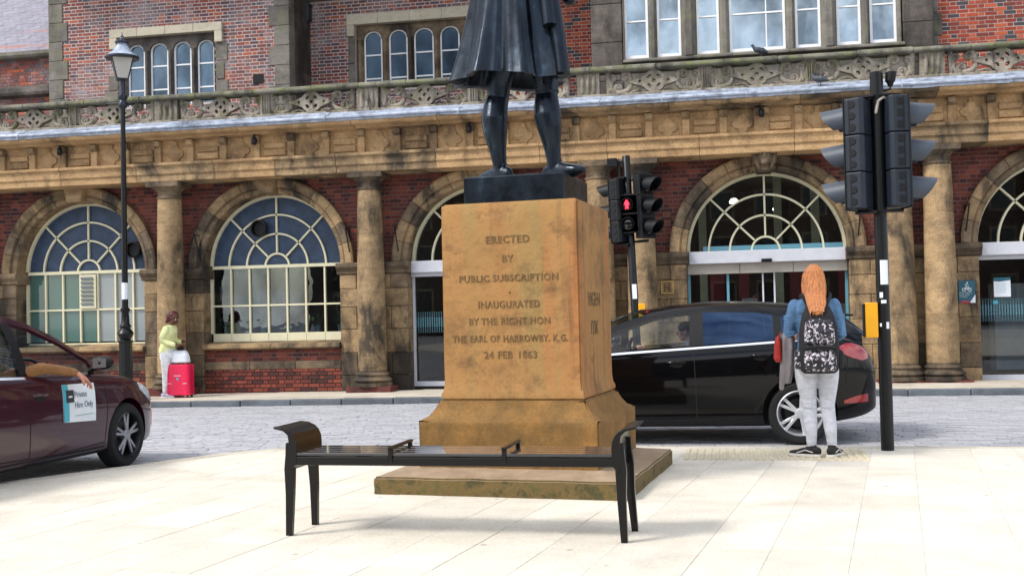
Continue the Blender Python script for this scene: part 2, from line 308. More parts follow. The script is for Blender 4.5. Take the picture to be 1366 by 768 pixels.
# ------------------------------------------------------------------ mesh building
class MB:
    def __init__(s): s.v = []; s.f = []; s.t = []; s.m = []; s.cm = 0
    def add(s, vs, fs, tone=None):
        o = len(s.v); s.v += [tuple(p) for p in vs]
        for q in fs: s.f.append(tuple(o+i for i in q)); s.t.append(0. if tone is None else tone); s.m.append(s.cm)
        return s
    def box(s, x0, x1, y0, y1, z0, z1, tone=None):
        return s.add([(x0,y0,z0),(x1,y0,z0),(x1,y1,z0),(x0,y1,z0),(x0,y0,z1),(x1,y0,z1),(x1,y1,z1),(x0,y1,z1)],
            [(0,3,2,1),(4,5,6,7),(0,1,5,4),(1,2,6,5),(2,3,7,6),(3,0,4,7)], tone)
    def obox(s, c, ax, ay, az):           # oriented box, half-axis vectors
        c, ax, ay, az = map(Vector, (c, ax, ay, az))
        vs = [c+ax*i+ay*j+az*k for k in (-1, 1) for (i, j) in ((-1,-1),(1,-1),(1,1),(-1,1))]
        return s.add(vs, [(0,3,2,1),(4,5,6,7),(0,1,5,4),(1,2,6,5),(2,3,7,6),(3,0,4,7)])
    def front(s, x0, x1, z0, z1, y0, y1, tone):   # five-faced brick, open at the back
        return s.add([(x0,y0,z0),(x1,y0,z0),(x1,y0,z1),(x0,y0,z1),(x0,y1,z0),(x1,y1,z0),(x1,y1,z1),(x0,y1,z1)],
            [(0,1,2,3),(1,5,6,2),(4,0,3,7),(3,2,6,7),(4,5,1,0)], tone)
    def top(s, x0, x1, y0, y1, z0, z1, tone):
        return s.add([(x0,y0,z1),(x1,y0,z1),(x1,y1,z1),(x0,y1,z1),(x0,y0,z0),(x1,y0,z0),(x1,y1,z0),(x0,y1,z0)],
            [(0,1,2,3),(4,5,1,0),(5,6,2,1),(6,7,3,2),(7,4,0,3)], tone)
    def ext(s, prof, x0, x1):             # profile [(y,z)] extruded along x
        n = len(prof)
        vs = [(x0, p[0], p[1]) for p in prof]+[(x1, p[0], p[1]) for p in prof]
        return s.add(vs, [tuple(range(n-1, -1, -1)), tuple(range(n, 2*n))]+[(i, (i+1) % n, n+(i+1) % n, n+i) for i in range(n)])
    def prism(s, pts, y0, y1):            # polygon [(x,z)] extruded along y
        n = len(pts)
        vs = [(p[0], y0, p[1]) for p in pts]+[(p[0], y1, p[1]) for p in pts]
        return s.add(vs, [tuple(range(n)), tuple(range(2*n-1, n-1, -1))]+[((i+1) % n, i, n+i, n+(i+1) % n) for i in range(n)])
    def flat(s, pts, z0, z1):             # polygon [(x,y)] extruded along z
        n = len(pts)
        vs = [(p[0], p[1], z0) for p in pts]+[(p[0], p[1], z1) for p in pts]
        return s.add(vs, [tuple(range(n-1, -1, -1)), tuple(range(n, 2*n))]+[(i, (i+1) % n, n+(i+1) % n, n+i) for i in range(n)])
    def sector(s, cx, cz, r0, r1, a0, a1, y0, y1, n=6):
        vs = []; fs = []
        for i in range(n+1):
            a = a0+(a1-a0)*i/n
            for (r, y) in ((r0, y0), (r1, y0), (r1, y1), (r0, y1)): vs.append((cx+r*cos(a), y, cz+r*sin(a)))
        for i in range(n):
            for k in range(4): fs.append((i*4+k, (i+1)*4+k, (i+1)*4+(k+1) % 4, i*4+(k+1) % 4))
        fs += [(0, 1, 2, 3), (n*4+3, n*4+2, n*4+1, n*4)]
        return s.add(vs, fs)
    def sweep(s, cx, cz, prof, a0, a1, n=4):  # profile [(r,y)] swept about y axis
        vs = []; fs = []; k = len(prof)
        for i in range(n+1):
            a = a0+(a1-a0)*i/n
            for (r, y) in prof: vs.append((cx+r*cos(a), y, cz+r*sin(a)))
        for i in range(n):
            for j in range(k): fs.append((i*k+j, (i+1)*k+j, (i+1)*k+(j+1) % k, i*k+(j+1) % k))
        fs += [tuple(range(k)), tuple(n*k+j for j in range(k-1, -1, -1))]
        return s.add(vs, fs)
    def lathe(s, prof, n=24, c=(0, 0, 0), axis='z', ph=0., caps=True):
        vs = []; fs = []
        for (r, z) in prof:
            for i in range(n):
                a = 2*pi*i/n+ph; p = (r*cos(a), r*sin(a), z)
                if axis == 'y': p = (p[0], p[2], p[1])
                vs.append((c[0]+p[0], c[1]+p[1], c[2]+p[2]))
        m = len(prof)
        for j in range(m-1):
            for i in range(n):
                q = (j*n+i, j*n+(i+1) % n, (j+1)*n+(i+1) % n, (j+1)*n+i)
                fs.append(q if axis == 'z' else q[::-1])
        if not caps: return s.add(vs, fs)
        fs.append(tuple(range(n-1, -1, -1)) if axis == 'z' else tuple(range(n)))
        e = tuple((m-1)*n+i for i in range(n)); fs.append(e if axis == 'z' else e[::-1])
        return s.add(vs, fs)
    def tube(s, pts, rad, n=10, cap='flat', up=(0, 0, 1)):
        P = [Vector(p) for p in pts]; k = len(P)
        rad = [(r, r) if not isinstance(r, tuple) else r for r in (rad if isinstance(rad, list) else [rad]*k)]
        T = []
        for i in range(k):
            a = P[min(i+1, k-1)]-P[max(i-1, 0)]; T.append(a.normalized() if a.length > 0 else Vector((0, 0, 1)))
        u = Vector(up)
        if abs(u.dot(T[0])) > .95: u = Vector((1, 0, 0)) if abs(T[0].x) < .9 else Vector((0, 1, 0))
        rings = []
        for i in range(k):
            side = T[i].cross(u)
            if side.length < 1e-3: side = T[i].orthogonal()
            side.normalize(); uu = side.cross(T[i]).normalized(); u = uu
            rings.append((P[i], side, uu, rad[i], T[i]))
        seq = []
        if cap == 'round':
            p, a, b, r, t = rings[0]; m = (r[0]+r[1])/2
            seq += [(p-t*m*.92, a, b, (r[0]*.4, r[1]*.4)), (p-t*m*.6, a, b, (r[0]*.8, r[1]*.8))]
        for (p, a, b, r, t) in rings: seq.append((p, a, b, r))
        if cap == 'round':
            p, a, b, r, t = rings[-1]; m = (r[0]+r[1])/2
            seq += [(p+t*m*.6, a, b, (r[0]*.8, r[1]*.8)), (p+t*m*.92, a, b, (r[0]*.4, r[1]*.4))]
        vs = []; fs = []
        for (p, a, b, r) in seq:
            for i in range(n):
                g = 2*pi*i/n; vs.append(p+a*(r[0]*cos(g))+b*(r[1]*sin(g)))
        for j in range(len(seq)-1):
            for i in range(n): fs.append((j*n+i, (j+1)*n+i, (j+1)*n+(i+1) % n, j*n+(i+1) % n))
        fs.append(tuple(range(n))); fs.append(tuple((len(seq)-1)*n+i for i in range(n-1, -1, -1)))
        return s.add(vs, fs)
    def loft(s, rings, n=20, p=2.0):      # rings (x,y,z,rx,ry[,yaw]) horizontal superellipses
        vs = []; fs = []
        for rg in rings:
            x, y, z, rx, ry = rg[:5]; yw = rg[5] if len(rg) > 5 else 0
            for i in range(n):
                a = 2*pi*i/n; ca, sa = cos(a), sin(a)
                ex = (abs(ca)**(2/p))*(1 if ca > 0 else -1)*rx; ey = (abs(sa)**(2/p))*(1 if sa > 0 else -1)*ry
                vs.append((x+ex*cos(yw)-ey*sin(yw), y+ex*sin(yw)+ey*cos(yw), z))
        for j in range(len(rings)-1):
            for i in range(n): fs.append((j*n+i, j*n+(i+1) % n, (j+1)*n+(i+1) % n, (j+1)*n+i))
        fs.append(tuple(range(n-1, -1, -1))); fs.append(tuple((len(rings)-1)*n+i for i in range(n)))
        return s.add(vs, fs)
    def ell(s, c, r, rot=None, n=14, m=9):
        vs = []; fs = []
        for j in range(1, m):
            t = pi*j/m
            for i in range(n):
                a = 2*pi*i/n; vs.append(Vector((r[0]*sin(t)*cos(a), r[1]*sin(t)*sin(a), -r[2]*cos(t))))
        vs += [Vector((0, 0, -r[2])), Vector((0, 0, r[2]))]
        if rot is not None: vs = [rot @ v for v in vs]
        vs = [v+Vector(c) for v in vs]
        for j in range(m-2):
            for i in range(n): fs.append((j*n+i, j*n+(i+1) % n, (j+1)*n+(i+1) % n, (j+1)*n+i))
        b = (m-1)*n
        for i in range(n): fs.append((b, (i+1) % n, i)); fs.append((b+1, (m-2)*n+i, (m-2)*n+(i+1) % n))
        return s.add(vs, fs)
    def mesh(s, name):
        me = bpy.data.meshes.new(name); me.from_pydata(s.v, [], s.f)
        if any(s.t):
            a = me.attributes.new('tone', 'FLOAT', 'FACE'); a.data.foreach_set('value', s.t)
        if any(s.m): me.polygons.foreach_set('material_index', s.m)
        me.update(); return me
def sharp(me, deg):
    if not deg: return
    bm = bmesh.new(); bm.from_mesh(me)
    for fc in bm.faces: fc.smooth = True
    for e in bm.edges:
        if len(e.link_faces) == 2: e.smooth = e.calc_face_angle(0) < R(deg)
        else: e.smooth = False
    bm.to_mesh(me); bm.free()
def link(name, me, mats, parent=None, loc=(0, 0, 0), rot=(0, 0, 0), kind=None, label=None):
    if mats is not None:
        for m in (mats if isinstance(mats, (list, tuple)) else [mats]):
            if len(me.materials) < (len(mats) if isinstance(mats, (list, tuple)) else 1): me.materials.append(M[m])
    o = bpy.data.objects.new(name, me); COL.objects.link(o)
    if parent: o.parent = parent
    o.location = loc; o.rotation_euler = rot
    if kind: o['kind'] = kind
    if label: o['label'] = label
    return o
def mk(name, mb, mats, parent=None, loc=(0, 0, 0), rot=(0, 0, 0), smooth=0, bevel=0, seg=1, kind=None, label=None, recalc=False):
    me = mb.mesh(name)
    if recalc:
        bm = bmesh.new(); bm.from_mesh(me); bmesh.ops.recalc_face_normals(bm, faces=bm.faces); bm.to_mesh(me); bm.free()
    sharp(me, smooth)
    o = link(name, me, mats, parent, loc, rot, kind, label)
    if bevel:
        b = o.modifiers.new('bevel', 'BEVEL'); b.width = bevel; b.segments = seg; b.limit_method = 'ANGLE'; b.angle_limit = R(40)
        b.harden_normals = False
    return o
def bake(o, smooth=0):
    dg = bpy.context.evaluated_depsgraph_get(); dg.update()
    me = bpy.data.meshes.new_from_object(o.evaluated_get(dg)); o.modifiers.clear(); o.data = me; sharp(me, smooth); return o
def fused(name, mb, mats, parent=None, voxel=.008, it=4, loc=(0, 0, 0), rot=(0, 0, 0), colour=None):
    o = mk(name, mb, mats, parent, loc, rot, recalc=True)
    r = o.modifiers.new('remesh', 'REMESH'); r.mode = 'VOXEL'; r.voxel_size = voxel; r.use_smooth_shade = True
    s = o.modifiers.new('smooth', 'SMOOTH'); s.iterations = it; s.factor = .5
    par = o.parent; o.parent = None; o.location = (0, 0, 0); o.rotation_euler = (0, 0, 0)
    bake(o); o.parent = par; o.location = loc; o.rotation_euler = rot
    o.data.polygons.foreach_set('use_smooth', [True]*len(o.data.polygons))
    if colour:
        for p in o.data.polygons: p.material_index = colour(p.center)
    return o
def thing(name, label, cat, loc=(0, 0, 0), rot=(0, 0, 0), group=None):
    o = bpy.data.objects.new(name, None); COL.objects.link(o); o.location = loc; o.rotation_euler = rot
    o.empty_display_size = .1; return tag(o, label, cat, group)
def tag(o, label, cat, group=None):
    o['label'] = label; o['category'] = cat
    if group: o['group'] = group
    return o
def holder(name, parent, loc=(0, 0, 0), rot=(0, 0, 0), label=None):
    o = bpy.data.objects.new(name, None); COL.objects.link(o); o.parent = parent; o.location = loc; o.rotation_euler = rot
    o.empty_display_size = .05
    if label: o['label'] = label
    return o
def curve_mesh(splines, depth, bev=0.):
    cu = bpy.data.curves.new('outline', 'CURVE'); cu.dimensions = '2D'; cu.fill_mode = 'BOTH'; cu.extrude = depth/2; cu.bevel_depth = bev
    for pts in splines:
        sp = cu.splines.new('POLY'); sp.points.add(len(pts)-1); sp.use_cyclic_u = True
        for q, p in zip(sp.points, pts): q.co = (p[0], p[1], 0, 1)
    o = bpy.data.objects.new('outline', cu); COL.objects.link(o)
    dg = bpy.context.evaluated_depsgraph_get(); dg.update(); me = bpy.data.meshes.new_from_object(o.evaluated_get(dg))
    bpy.data.objects.remove(o); me.transform(Matrix.Rotation(pi/2, 4, 'X')); return me
def text_mesh(txt, size, depth=.004, align='CENTER', spacing=1.0, off=0.):
    cu = bpy.data.curves.new('text', 'FONT'); cu.body = txt; cu.size = size; cu.extrude = depth/2; cu.align_x = align
    cu.space_character = spacing; cu.resolution_u = 3; cu.offset = off
    o = bpy.data.objects.new('text', cu); COL.objects.link(o)
    dg = bpy.context.evaluated_depsgraph_get(); dg.update(); me = bpy.data.meshes.new_from_object(o.evaluated_get(dg))
    bpy.data.objects.remove(o); me.transform(Matrix.Rotation(pi/2, 4, 'X')); return me
def circ(cx, cy, r, n=20, ry=None, rot=0.):
    ry = ry or r; out = []
    for i in range(n):
        a = 2*pi*i/n; x, y = r*cos(a), ry*sin(a); out.append((cx+x*cos(rot)-y*sin(rot), cy+x*sin(rot)+y*cos(rot)))
    return out
def lerp(a, b, t): return a+(b-a)*t
def interp(tab, x):
    if x <= tab[0][0]: return tab[0][1]
    for (a, va), (b, vb) in zip(tab, tab[1:]):
        if x <= b: return va+(vb-va)*(x-a)/(b-a)
    return tab[-1][1]
# ------------------------------------------------------------------ ground, road, pavements
def clip(poly, a, b):                     # keep the part of a polygon to the right of the line a->b
    out = []; n = len(poly)
    def sd(p): return (b[0]-a[0])*(p[1]-a[1])-(b[1]-a[1])*(p[0]-a[0])
    for i in range(n):
        p, q = poly[i], poly[(i+1) % n]; sp, sq = sd(p), sd(q)
        if sp <= 0: out.append(p)
        if (sp < 0 < sq) or (sq < 0 < sp):
            t = sp/(sp-sq); out.append((p[0]+(q[0]-p[0])*t, p[1]+(q[1]-p[1])*t))
    return out
def area(p): return .5*sum(p[i][0]*p[(i+1) % len(p)][1]-p[(i+1) % len(p)][0]*p[i][1] for i in range(len(p)))
def shrink(poly, d):
    cx = sum(p[0] for p in poly)/len(poly); cy = sum(p[1] for p in poly)/len(poly)
    return [(p[0]+(d if p[0] < cx else -d), p[1]+(d if p[1] < cy else -d)) for p in poly]
EDGE = [(-13.9, -25.8), (-6.01, -11.75), (-5.33, -10.53), (-4.98, -9.86), (-4.55, -9.42), (-3.95, -9.24), (-3.2, -9.22), (22, -9.36)]
PLAZA = EDGE+[(22, -40), (-13.9, -40)]
NEARZ = 0.0
def pz(x): return .02-.0085*max(0, 2-x)           # far pavement falls gently to the left
def rz(x, y):
    t = min(1, max(0, (y+9.3)/7)); return -.10+t*(.02-.0085*max(0, 2-x))
g = MB(); g.add([(-400, -400, -.5), (400, -400, -.5), (400, 400, -.5), (-400, 400, -.5)], [(0, 1, 2, 3)])
mk('ground', g, 'ground', kind='structure')
rd = MB(); xs = [-60, -30, -20]+[-16+i for i in range(24)]+[14, 30, 60]; ys = [-60, -40, -26, -16, -12, -9.3, -8, -6, -4, -2.1]
vv = [(x, y, rz(x, y)-.012) for y in ys for x in xs]; nx = len(xs)
rd.add(vv, [(j*nx+i, j*nx+i+1, (j+1)*nx+i+1, (j+1)*nx+i) for j in range(len(ys)-1) for i in range(nx-1)])
road = mk('road', rd, 'sett_joint', kind='structure')
cells = []
def inside_plaza(x, y):
    if y > -9.1: return False
    if x > -3.2: return y < -9.22
    for a, b in zip(EDGE, EDGE[1:]):
        if (b[0]-a[0])*(y-a[1])-(b[1]-a[1])*(x-a[0]) > 0: return False
    return True
y = -15.0; row = 0
while y < -2.2:
    x = -17+(row % 2)*.1
    while x < 6.5:
        ln = random.choice((.15, .19, .21, .24))
        if not inside_plaza(x+.1, y+.05) and x > -17 and (y > -9.3 or x < -4) and y < -2.12 and x > -6-(y+20)*.75:
            cells.append((x+.004, x+ln-.004, y+.004, y+.098))
        x += ln
    y += .103; row += 1
cells.sort(key=lambda c: (c[0])**2+(c[2]+20.1)**2)
def sett_box(mb, c, loc0=None):
    z = rz((c[0]+c[1])/2, c[2]); dz = random.uniform(-.004, .004)
    mb.top(c[0], c[1], c[2], c[3], z-.03, z+dz, .01+random.random()*.9)
def vis(x, y, m=0):                       # inside the picture, roughly
    dx, dy = x, y+20.13; z = -dx*sin(YAW)+dy*cos(YAW); u = dx*cos(YAW)+dy*sin(YAW)
    return z > 2 and abs(u/z) < .47+m
near = [c for c in cells if vis(c[0], c[2])][:290]; ns = set(near)
st = MB()
for c in cells:
    if c not in ns: sett_box(st, c)
mk('setts', st, 'sett', road, kind='stuff')
for c in near:
    b = MB(); x0, y0 = c[0], c[2]; b.top(0, c[1]-x0, 0, c[3]-y0, -.03, random.uniform(-.003, .005), .01+random.random()*.9)
    mk('sett', b, 'sett', road, (x0, y0, rz(x0, y0)))

# near plaza
pb = MB(); pb.flat([p for p in PLAZA][::-1], -.5, -.0025)
plaza = mk('plaza_pavement', pb, 'joint', kind='structure')
pa = R(-8.2); ca, sa = cos(pa), sin(pa)
def w2(u, v): return (u*ca-v*sa, u*sa+v*ca)
INNER = []
for (a, b) in zip(EDGE, EDGE[1:]):        # edge moved inwards by a kerb's width
    d = Vector((b[0]-a[0], b[1]-a[1])).normalized(); n2 = Vector((d.y, -d.x))*.16
    INNER.append(((a[0]+n2.x, a[1]+n2.y), (b[0]+n2.x, b[1]+n2.y)))
slabs = []
u = -16.0; k = 0
while u < 16:
    wd = (.36, .42, .36, .48)[k % 4]; v = -24.0+random.random()*.4; k += 1
    while v < -4:
        ln = random.choice((.45, .6, .6, .75, .9)); g0 = .002
        q = [w2(u+g0, v+g0), w2(u+wd-g0, v+g0), w2(u+wd-g0, v+ln-g0), w2(u+g0, v+ln-g0)]
        tac = False
        for a, b in INNER:
            q = clip(q, a, b)
            if len(q) < 3: break
        if len(q) >= 3 and abs(area(q)) > .004:
            cx = sum(p[0] for p in q)/len(q); cy = sum(p[1] for p in q)/len(q)
            if not (-.42 < cx < .98 and cy > -10.25): slabs.append((cx, cy, q))
        v += ln
    u += wd
slabs.sort(key=lambda s_: (not vis(s_[0], s_[1], .03), s_[0]**2+(s_[1]+20.1)**2))
st = MB()
for i, (cx, cy, q) in enumerate(slabs):
    dz = random.uniform(-.0012, .0012)
    if i < 285:
        b = MB(); b.flat([(p[0]-cx, p[1]-cy) for p in q], -.03, dz); mk('paving_slab', b, 'flag', plaza, (cx, cy, 0), bevel=.001)
    elif cx > -14 and cy > -24: st.flat(q, -.03, dz)
mk('paving_slabs', st, 'flag', plaza, kind='stuff')
# kerb stones along the plaza edge
for (a, b), (c, d) in zip(zip(EDGE, EDGE[1:]), INNER):
    a = Vector(a); b = Vector(b); c = Vector(c); d = Vector(d); n = max(1, round((b-a).length/.9))
    for i in range(n):
        t0, t1 = i/n, (i+1)/n-.004/(b-a).length*1.5
        p = [a.lerp(b, t0), a.lerp(b, t1), c.lerp(d, t1), c.lerp(d, t0)]
        if p[0].x > 9 or p[0].y < -20: continue
        o = p[3]; m = MB(); m.flat([(q.x-o.x, q.y-o.y) for q in reversed(p)], -.2, random.uniform(0, .003))
        mk('kerb_stone', m, 'flag_far', plaza, (o.x, o.y, 0), bevel=.008)
# tactile slabs at the crossing
tt = MB()
tact = mk('tactile_paving', MB().box(-.44, .99, -10.27, -9.40, -.05, -.028), 'joint', kind='structure')
i = 0; x = -.42
while x < .95:
    yy = -10.25
    while yy < -9.5:
        m = MB(); m.box(0, .396, 0, .396, -.03, .001)
        for r in range(6): m.ext([(0, 0)], 0, 0) if False else m.box(.02+r*.066, .048+r*.066, .006, .386, 0, .009)
        mk('tactile_slab', m, 'tactile', tact, (x, yy, 0), bevel=.002); yy += .4
    x += .4
# far pavement
fp = MB(); xs = [-40, -20]+[-16+2*i for i in range(13)]+[20, 40]
for x0, x1 in zip(xs, xs[1:]):
    fp.add([(x0, -2.0, pz(x0)-.02), (x1, -2.0, pz(x1)-.02), (x1, 9, pz(x1)-.02), (x0, 9, pz(x0)-.02)], [(0, 1, 2, 3)])
farp = mk('far_pavement', fp, 'joint', kind='structure')
for j in range(3):
    x = -15.6-(j % 2)*.35
    while x < 8.5:
        wd = random.choice((.6, .75, .9)); y0 = -1.96+j*.62; m = MB(); m.box(0, wd-.008, 0, .61, -.04, random.uniform(-.001, .004))
        mk('paving_flag', m, 'flag_far', farp, (x, y0, pz(x+wd/2)), bevel=.003); x += wd
x = -15.6
while x < 8.5:
    m = MB(); m.box(0, .905, -.13, .008, -.3, .004); mk('kerb_stone', m, 'concrete', farp, (x, -1.98, pz(x+.45)), bevel=.015); x += .915

# ------------------------------------------------------------------ the station building
ST = thing('station_building', 'long red brick and sandstone station front with arches, columns and a carved balustrade', 'building')
SPR = 2.35; RI = 1.39; RO = 1.68
ARCH = {'A': -12.58, 'B': -8.56, 'M': -4.45, 'C': .70, 'D': 5.60}
X0, X1 = -16.4, 8.2
def bricks(name, mat, x0, x1, z0, z1, y, skip, lo=1.0, diaper=False, phase=0.):
    jt = .012 if mat == 'brick_l' else .003; bh = .052 if mat == 'brick_l' else .060
    mb = MB(); z = z0; row = 0
    while z < z1:
        x = x0+(-.1625 if row % 2 else 0)+phase; h = 0
        while x < x1:
            wd = .205 if h % 2 == 0 else .1
            a, b = max(x, x0), min(x+wd, x1)
            if b-a > .02 and not skip((a+b)/2, z+.0325):
                t = .001+random.random()*.98
                if diaper:
                    cx, cz = (a+b)/2, z
                    t = .001+random.random()*.84
                    if min(abs(((cx+cz*.95) % 1.35)-.67), abs(((cx-cz*.95) % 1.35)-.67)) < .062: t = .95
                d = random.uniform(-.003, .003)
                mb.front(a, b-jt, z, min(z+bh, z1), y-.006+d, y+.01, t)
            x += wd+.01; h += 1
        z += .075; row += 1
    return mk(name, mb, mat, ST, kind='stuff')
# lower brick wall with arched openings (mortar bed behind the bricks)
def wall_above(cx, xa, xb, zt):
    mb = MB(); n = 24; y = 0.0
    pts = [(cx+RI*1.02*cos(pi-pi*i/n), SPR+RI*1.02*sin(pi*i/n)) for i in range(n+1)]
    for (p, q) in zip(pts, pts[1:]):
        mb.add([(p[0], y, p[1]), (q[0], y, q[1]), (q[0], y, zt), (p[0], y, zt)], [(0, 1, 2, 3)])
    for (a, b) in ((xa, pts[0][0]), (pts[-1][0], xb)):
        mb.add([(a, y, SPR-.3), (b, y, SPR-.3), (b, y, zt), (a, y, zt)], [(0, 1, 2, 3)])
    return mb
cs = list(ARCH.values()); bounds = [X0]+[(a+b)/2 for a, b in zip(cs, cs[1:])]+[X1]
for i, c in enumerate(cs): mk('spandrel_wall', wall_above(c, bounds[i], bounds[i+1], 4.0), 'mortar_dk', ST)
def in_arch(x, z): return any((x-c)**2+(z-SPR)**2 < 1.5**2 for c in cs)
bricks('spandrel_bricks', 'brick_lo', X0, X1, SPR-.02, 3.99, 0, in_arch)
for c in (ARCH['A'], ARCH['B']):
    mk('apron_wall', MB().box(c-RI-.02, c+RI+.02, 0, .3, -.3, .76), 'mortar_dk', ST)
    bricks('apron_bricks', 'brick_lo', c-RI, c+RI, .53, .74, 0, lambda x, z: False)
    bricks('apron_bricks', 'brick_lo', c-RI, c+RI, -.2, .37, -.03, lambda x, z: False)
    for k in range(3): mk('stone_band', MB().box(c-RI+k*.927, c-RI+k*.927+.92, -.045, .1, .37, .52), 'sand_dark', ST, bevel=.01)
    for k in range(2): mk('window_sill', MB().ext([(-.16, .78), (-.14, .86), (.3, .90), (.3, .75), (-.10, .75)], c-RI+.003+k*1.39, c-RI+1.387+k*1.39), 'sand', ST, bevel=.006)
# stone piers
PIERS = [(X0, -13.97), (-11.19, -9.95), (-7.17, -5.84), (-3.06, -.69), (2.09, 4.21), (6.99, X1)]
CZ = [-.2, .24, .66, 1.10, 1.52, 1.86, 2.13]
for (a, b) in PIERS:
    mk('pier_core', MB().box(a+.01, b-.01, -.05, .30, -.3, 2.34), 'mortar_dk', ST)
    for j in range(6):
        n = max(1, round((b-a)/.62)); off = .5 if (j % 2 and n > 1) else 0
        cuts = [a]+[a+(b-a)*(k+off)/n for k in range(1 if not off else 0, n) if .15 < (k+off)] +[b]
        for x0, x1 in zip(cuts, cuts[1:]):
            d = random.uniform(0, .006)
            mk('ashlar_block', MB().box(0, x1-x0-.006, 0, .38, 0, CZ[j+1]-CZ[j]-.006), 'sand_dark' if random.random() < (.5 if j < 2 or a < -9 else .12) else 'sand', ST, (x0+.003, -.08-d, CZ[j]), bevel=.012)
    prof = [(-.08, 2.13), (-.11, 2.15), (-.11, 2.19), (-.16, 2.25), (-.17, 2.27), (-.17, 2.33), (-.14, 2.35), (.3, 2.352), (.3, 2.13)]
    e0 = a-.05 if a > X0 else a; e1 = b+.05 if b < X1 else b; n = max(1, round((b-a)/.8))
    for k in range(n): mk('impost_block', MB().ext(prof, e0+(e1-e0)*k/n+.002, e0+(e1-e0)*(k+1)/n-.002), 'sand_dark', ST, bevel=.004)
# archivolts
VP = [(1.385, .34), (1.385, .0), (1.40, -.05), (1.47, -.075), (1.50, -.06), (1.515, -.12), (1.64, -.15), (1.68, -.13), (1.68, .06)]
vme = []
for key, c in ARCH.items():
    n = 13 if key != 'C' else 11
    for k in range(n):
        if key in 'AB' and k == n//2: continue
        a0, a1 = pi*k/n+.003, pi*(k+1)/n-.003
        mk('voussoir', MB().sweep(0, 0, VP, a0, a1, 4), 'sand_dark' if random.random() < .25 else 'sand', ST, (c, random.uniform(-.006, .004), SPR), recalc=True)
    if key in 'AB':
        mk('keystone', MB().prism([(c-.15, 3.72), (c+.15, 3.72), (c+.23, 4.03), (c-.23, 4.03)], -.26, .34), 'sand', ST, bevel=.02, recalc=True)
# carved head keystone over the middle entrance
kb = MB(); c = ARCH['C']; y = -.42
kb.prism([(c-.13, 3.70), (c+.13, 3.70), (c+.20, 4.30), (c-.20, 4.30)], -.45, .3)
kb.ell((c, y-.06, 3.98), (.12, .10, .20)); kb.ell((c, y-.15, 3.97), (.03, .05, .07)); kb.ell((c, y-.10, 3.82), (.07, .07, .05))
kb.ell((c, y-.08, 4.10), (.13, .09, .07)); kb.ell((c-.05, y-.14, 4.05), (.03, .03, .02)); kb.ell((c+.05, y-.14, 4.05), (.03, .03, .02))
for sx in (-1, 1):
    kb.tube([(c+sx*.08, y-.08, 4.2), (c+sx*.16, y-.1, 4.27), (c+sx*.2, y-.08, 4.18), (c+sx*.19, y-.06, 4.0), (c+sx*.13, y-.06, 3.8), (c+sx*.1, y-.05, 3.74)], [.05, .05, .045, .04, .035, .03], 8, 'round')
fused('carved_head_keystone', kb, 'sand_dark', ST, .014, 2)
# columns
def ring(z, h, r, k=.5):                  # torus-like moulding
    return [(r-h*.5*k*2*(1-sin(pi*i/6)) if False else r-h*.5*(1-sin(pi*i/6)), z+h*i/6) for i in range(7)]
base_me = MB().lathe([(.36, .05), (.36, .12)]+ring(.12, .09, .355)+[(.30, .21), (.29, .24)]+ring(.24, .06, .315)+[(.272, .31), (.268, .34)], 32).mesh('column_base')
sharp(base_me, 40)
sq_me = MB().box(-.42, .42, -.30, .30, -.3, .055).mesh('plinth')
def shaft(z0, z1, ra, rb):
    n = 8; return MB().lathe([(ra-.006, z0)]+[(lerp(ra, rb, i/n)+.003*sin(pi*i/n), z0+.006+(z1-z0-.012)*i/n) for i in range(n+1)]+[(rb-.006, z1)], 36)
dr = [shaft(.34, 1.16, .268, .262).mesh('drum'), shaft(1.16, 2.86, .262, .238).mesh('drum'), shaft(2.86, 3.66, .238, .222).mesh('drum')]
cap_me = MB().lathe([(.215, 3.66), (.24, 3.67), (.24, 3.70), (.218, 3.71), (.218, 3.80), (.25, 3.83), (.29, 3.87), (.30, 3.885)], 36).mesh('capital')
aba_me = MB().box(-.33, .33, -.31, .31, 3.885, 3.978).mesh('abacus')
for m_ in dr+[cap_me]: sharp(m_, 35)
COLX = [-14.78, -10.47, -6.46, -2.20, -1.46, 2.87, 3.53, 7.5]
for i, x in enumerate(COLX):
    h = holder('column', ST, (x, -.36, 0)); dk = x < -9
    link('plinth', sq_me, None, h); link('column_base', base_me, None, h)
    for d in dr: link('drum', d, None, h)
    link('capital', cap_me, None, h); link('abacus', aba_me, None, h)
for m_, mt in ((sq_me, 'red_plinth'), (base_me, 'sand_dark'), (dr[0], 'sand'), (dr[1], 'sand'), (dr[2], 'sand'), (cap_me, 'sand_dark'), (aba_me, 'sand_dark')): m_.materials.append(M[mt])
# entablature
def run(x0, x1, lens):
    x = x0; out = []
    while x < x1-.3:
        ln = random.choice(lens); e = min(x+ln, x1); out.append((x+.003, e-.003)); x = e
    return out
for a, b in run(X0, X1, (1.2, 1.6, 1.9)):
    d = random.uniform(0, .008)
    mk('architrave_block', MB().ext([(-.60-d, 3.98), (-.62-d, 3.985), (-.62-d, 4.10), (-.65-d, 4.12), (-.65-d, 4.25), (-.70-d, 4.28), (-.70-d, 4.33), (.2, 4.33), (.2, 3.98)], a, b), 'sand_pale' if random.random() < .75 else 'sand', ST, bevel=.006)
mk('frieze_wall', MB().box(X0, X1, -.55, .2, 4.33, 4.75), 'sand_pale', ST)
sx = []
for a, b, n in ((-16.5, -12.56, 6), (-12.56, -8.56, 6), (-8.56, -4.46, 6), (-4.46, .66, 8), (.66, 5.6, 8)): sx += [a+(b-a)*k/n for k in range(n)]
sx += [5.6+.62*k for k in range(5)]
sx = [x for x in sx if X0+.1 < x < X1-.1]
lampx = [-12.56, -8.56, -4.46, .66, 5.6]
qf = []
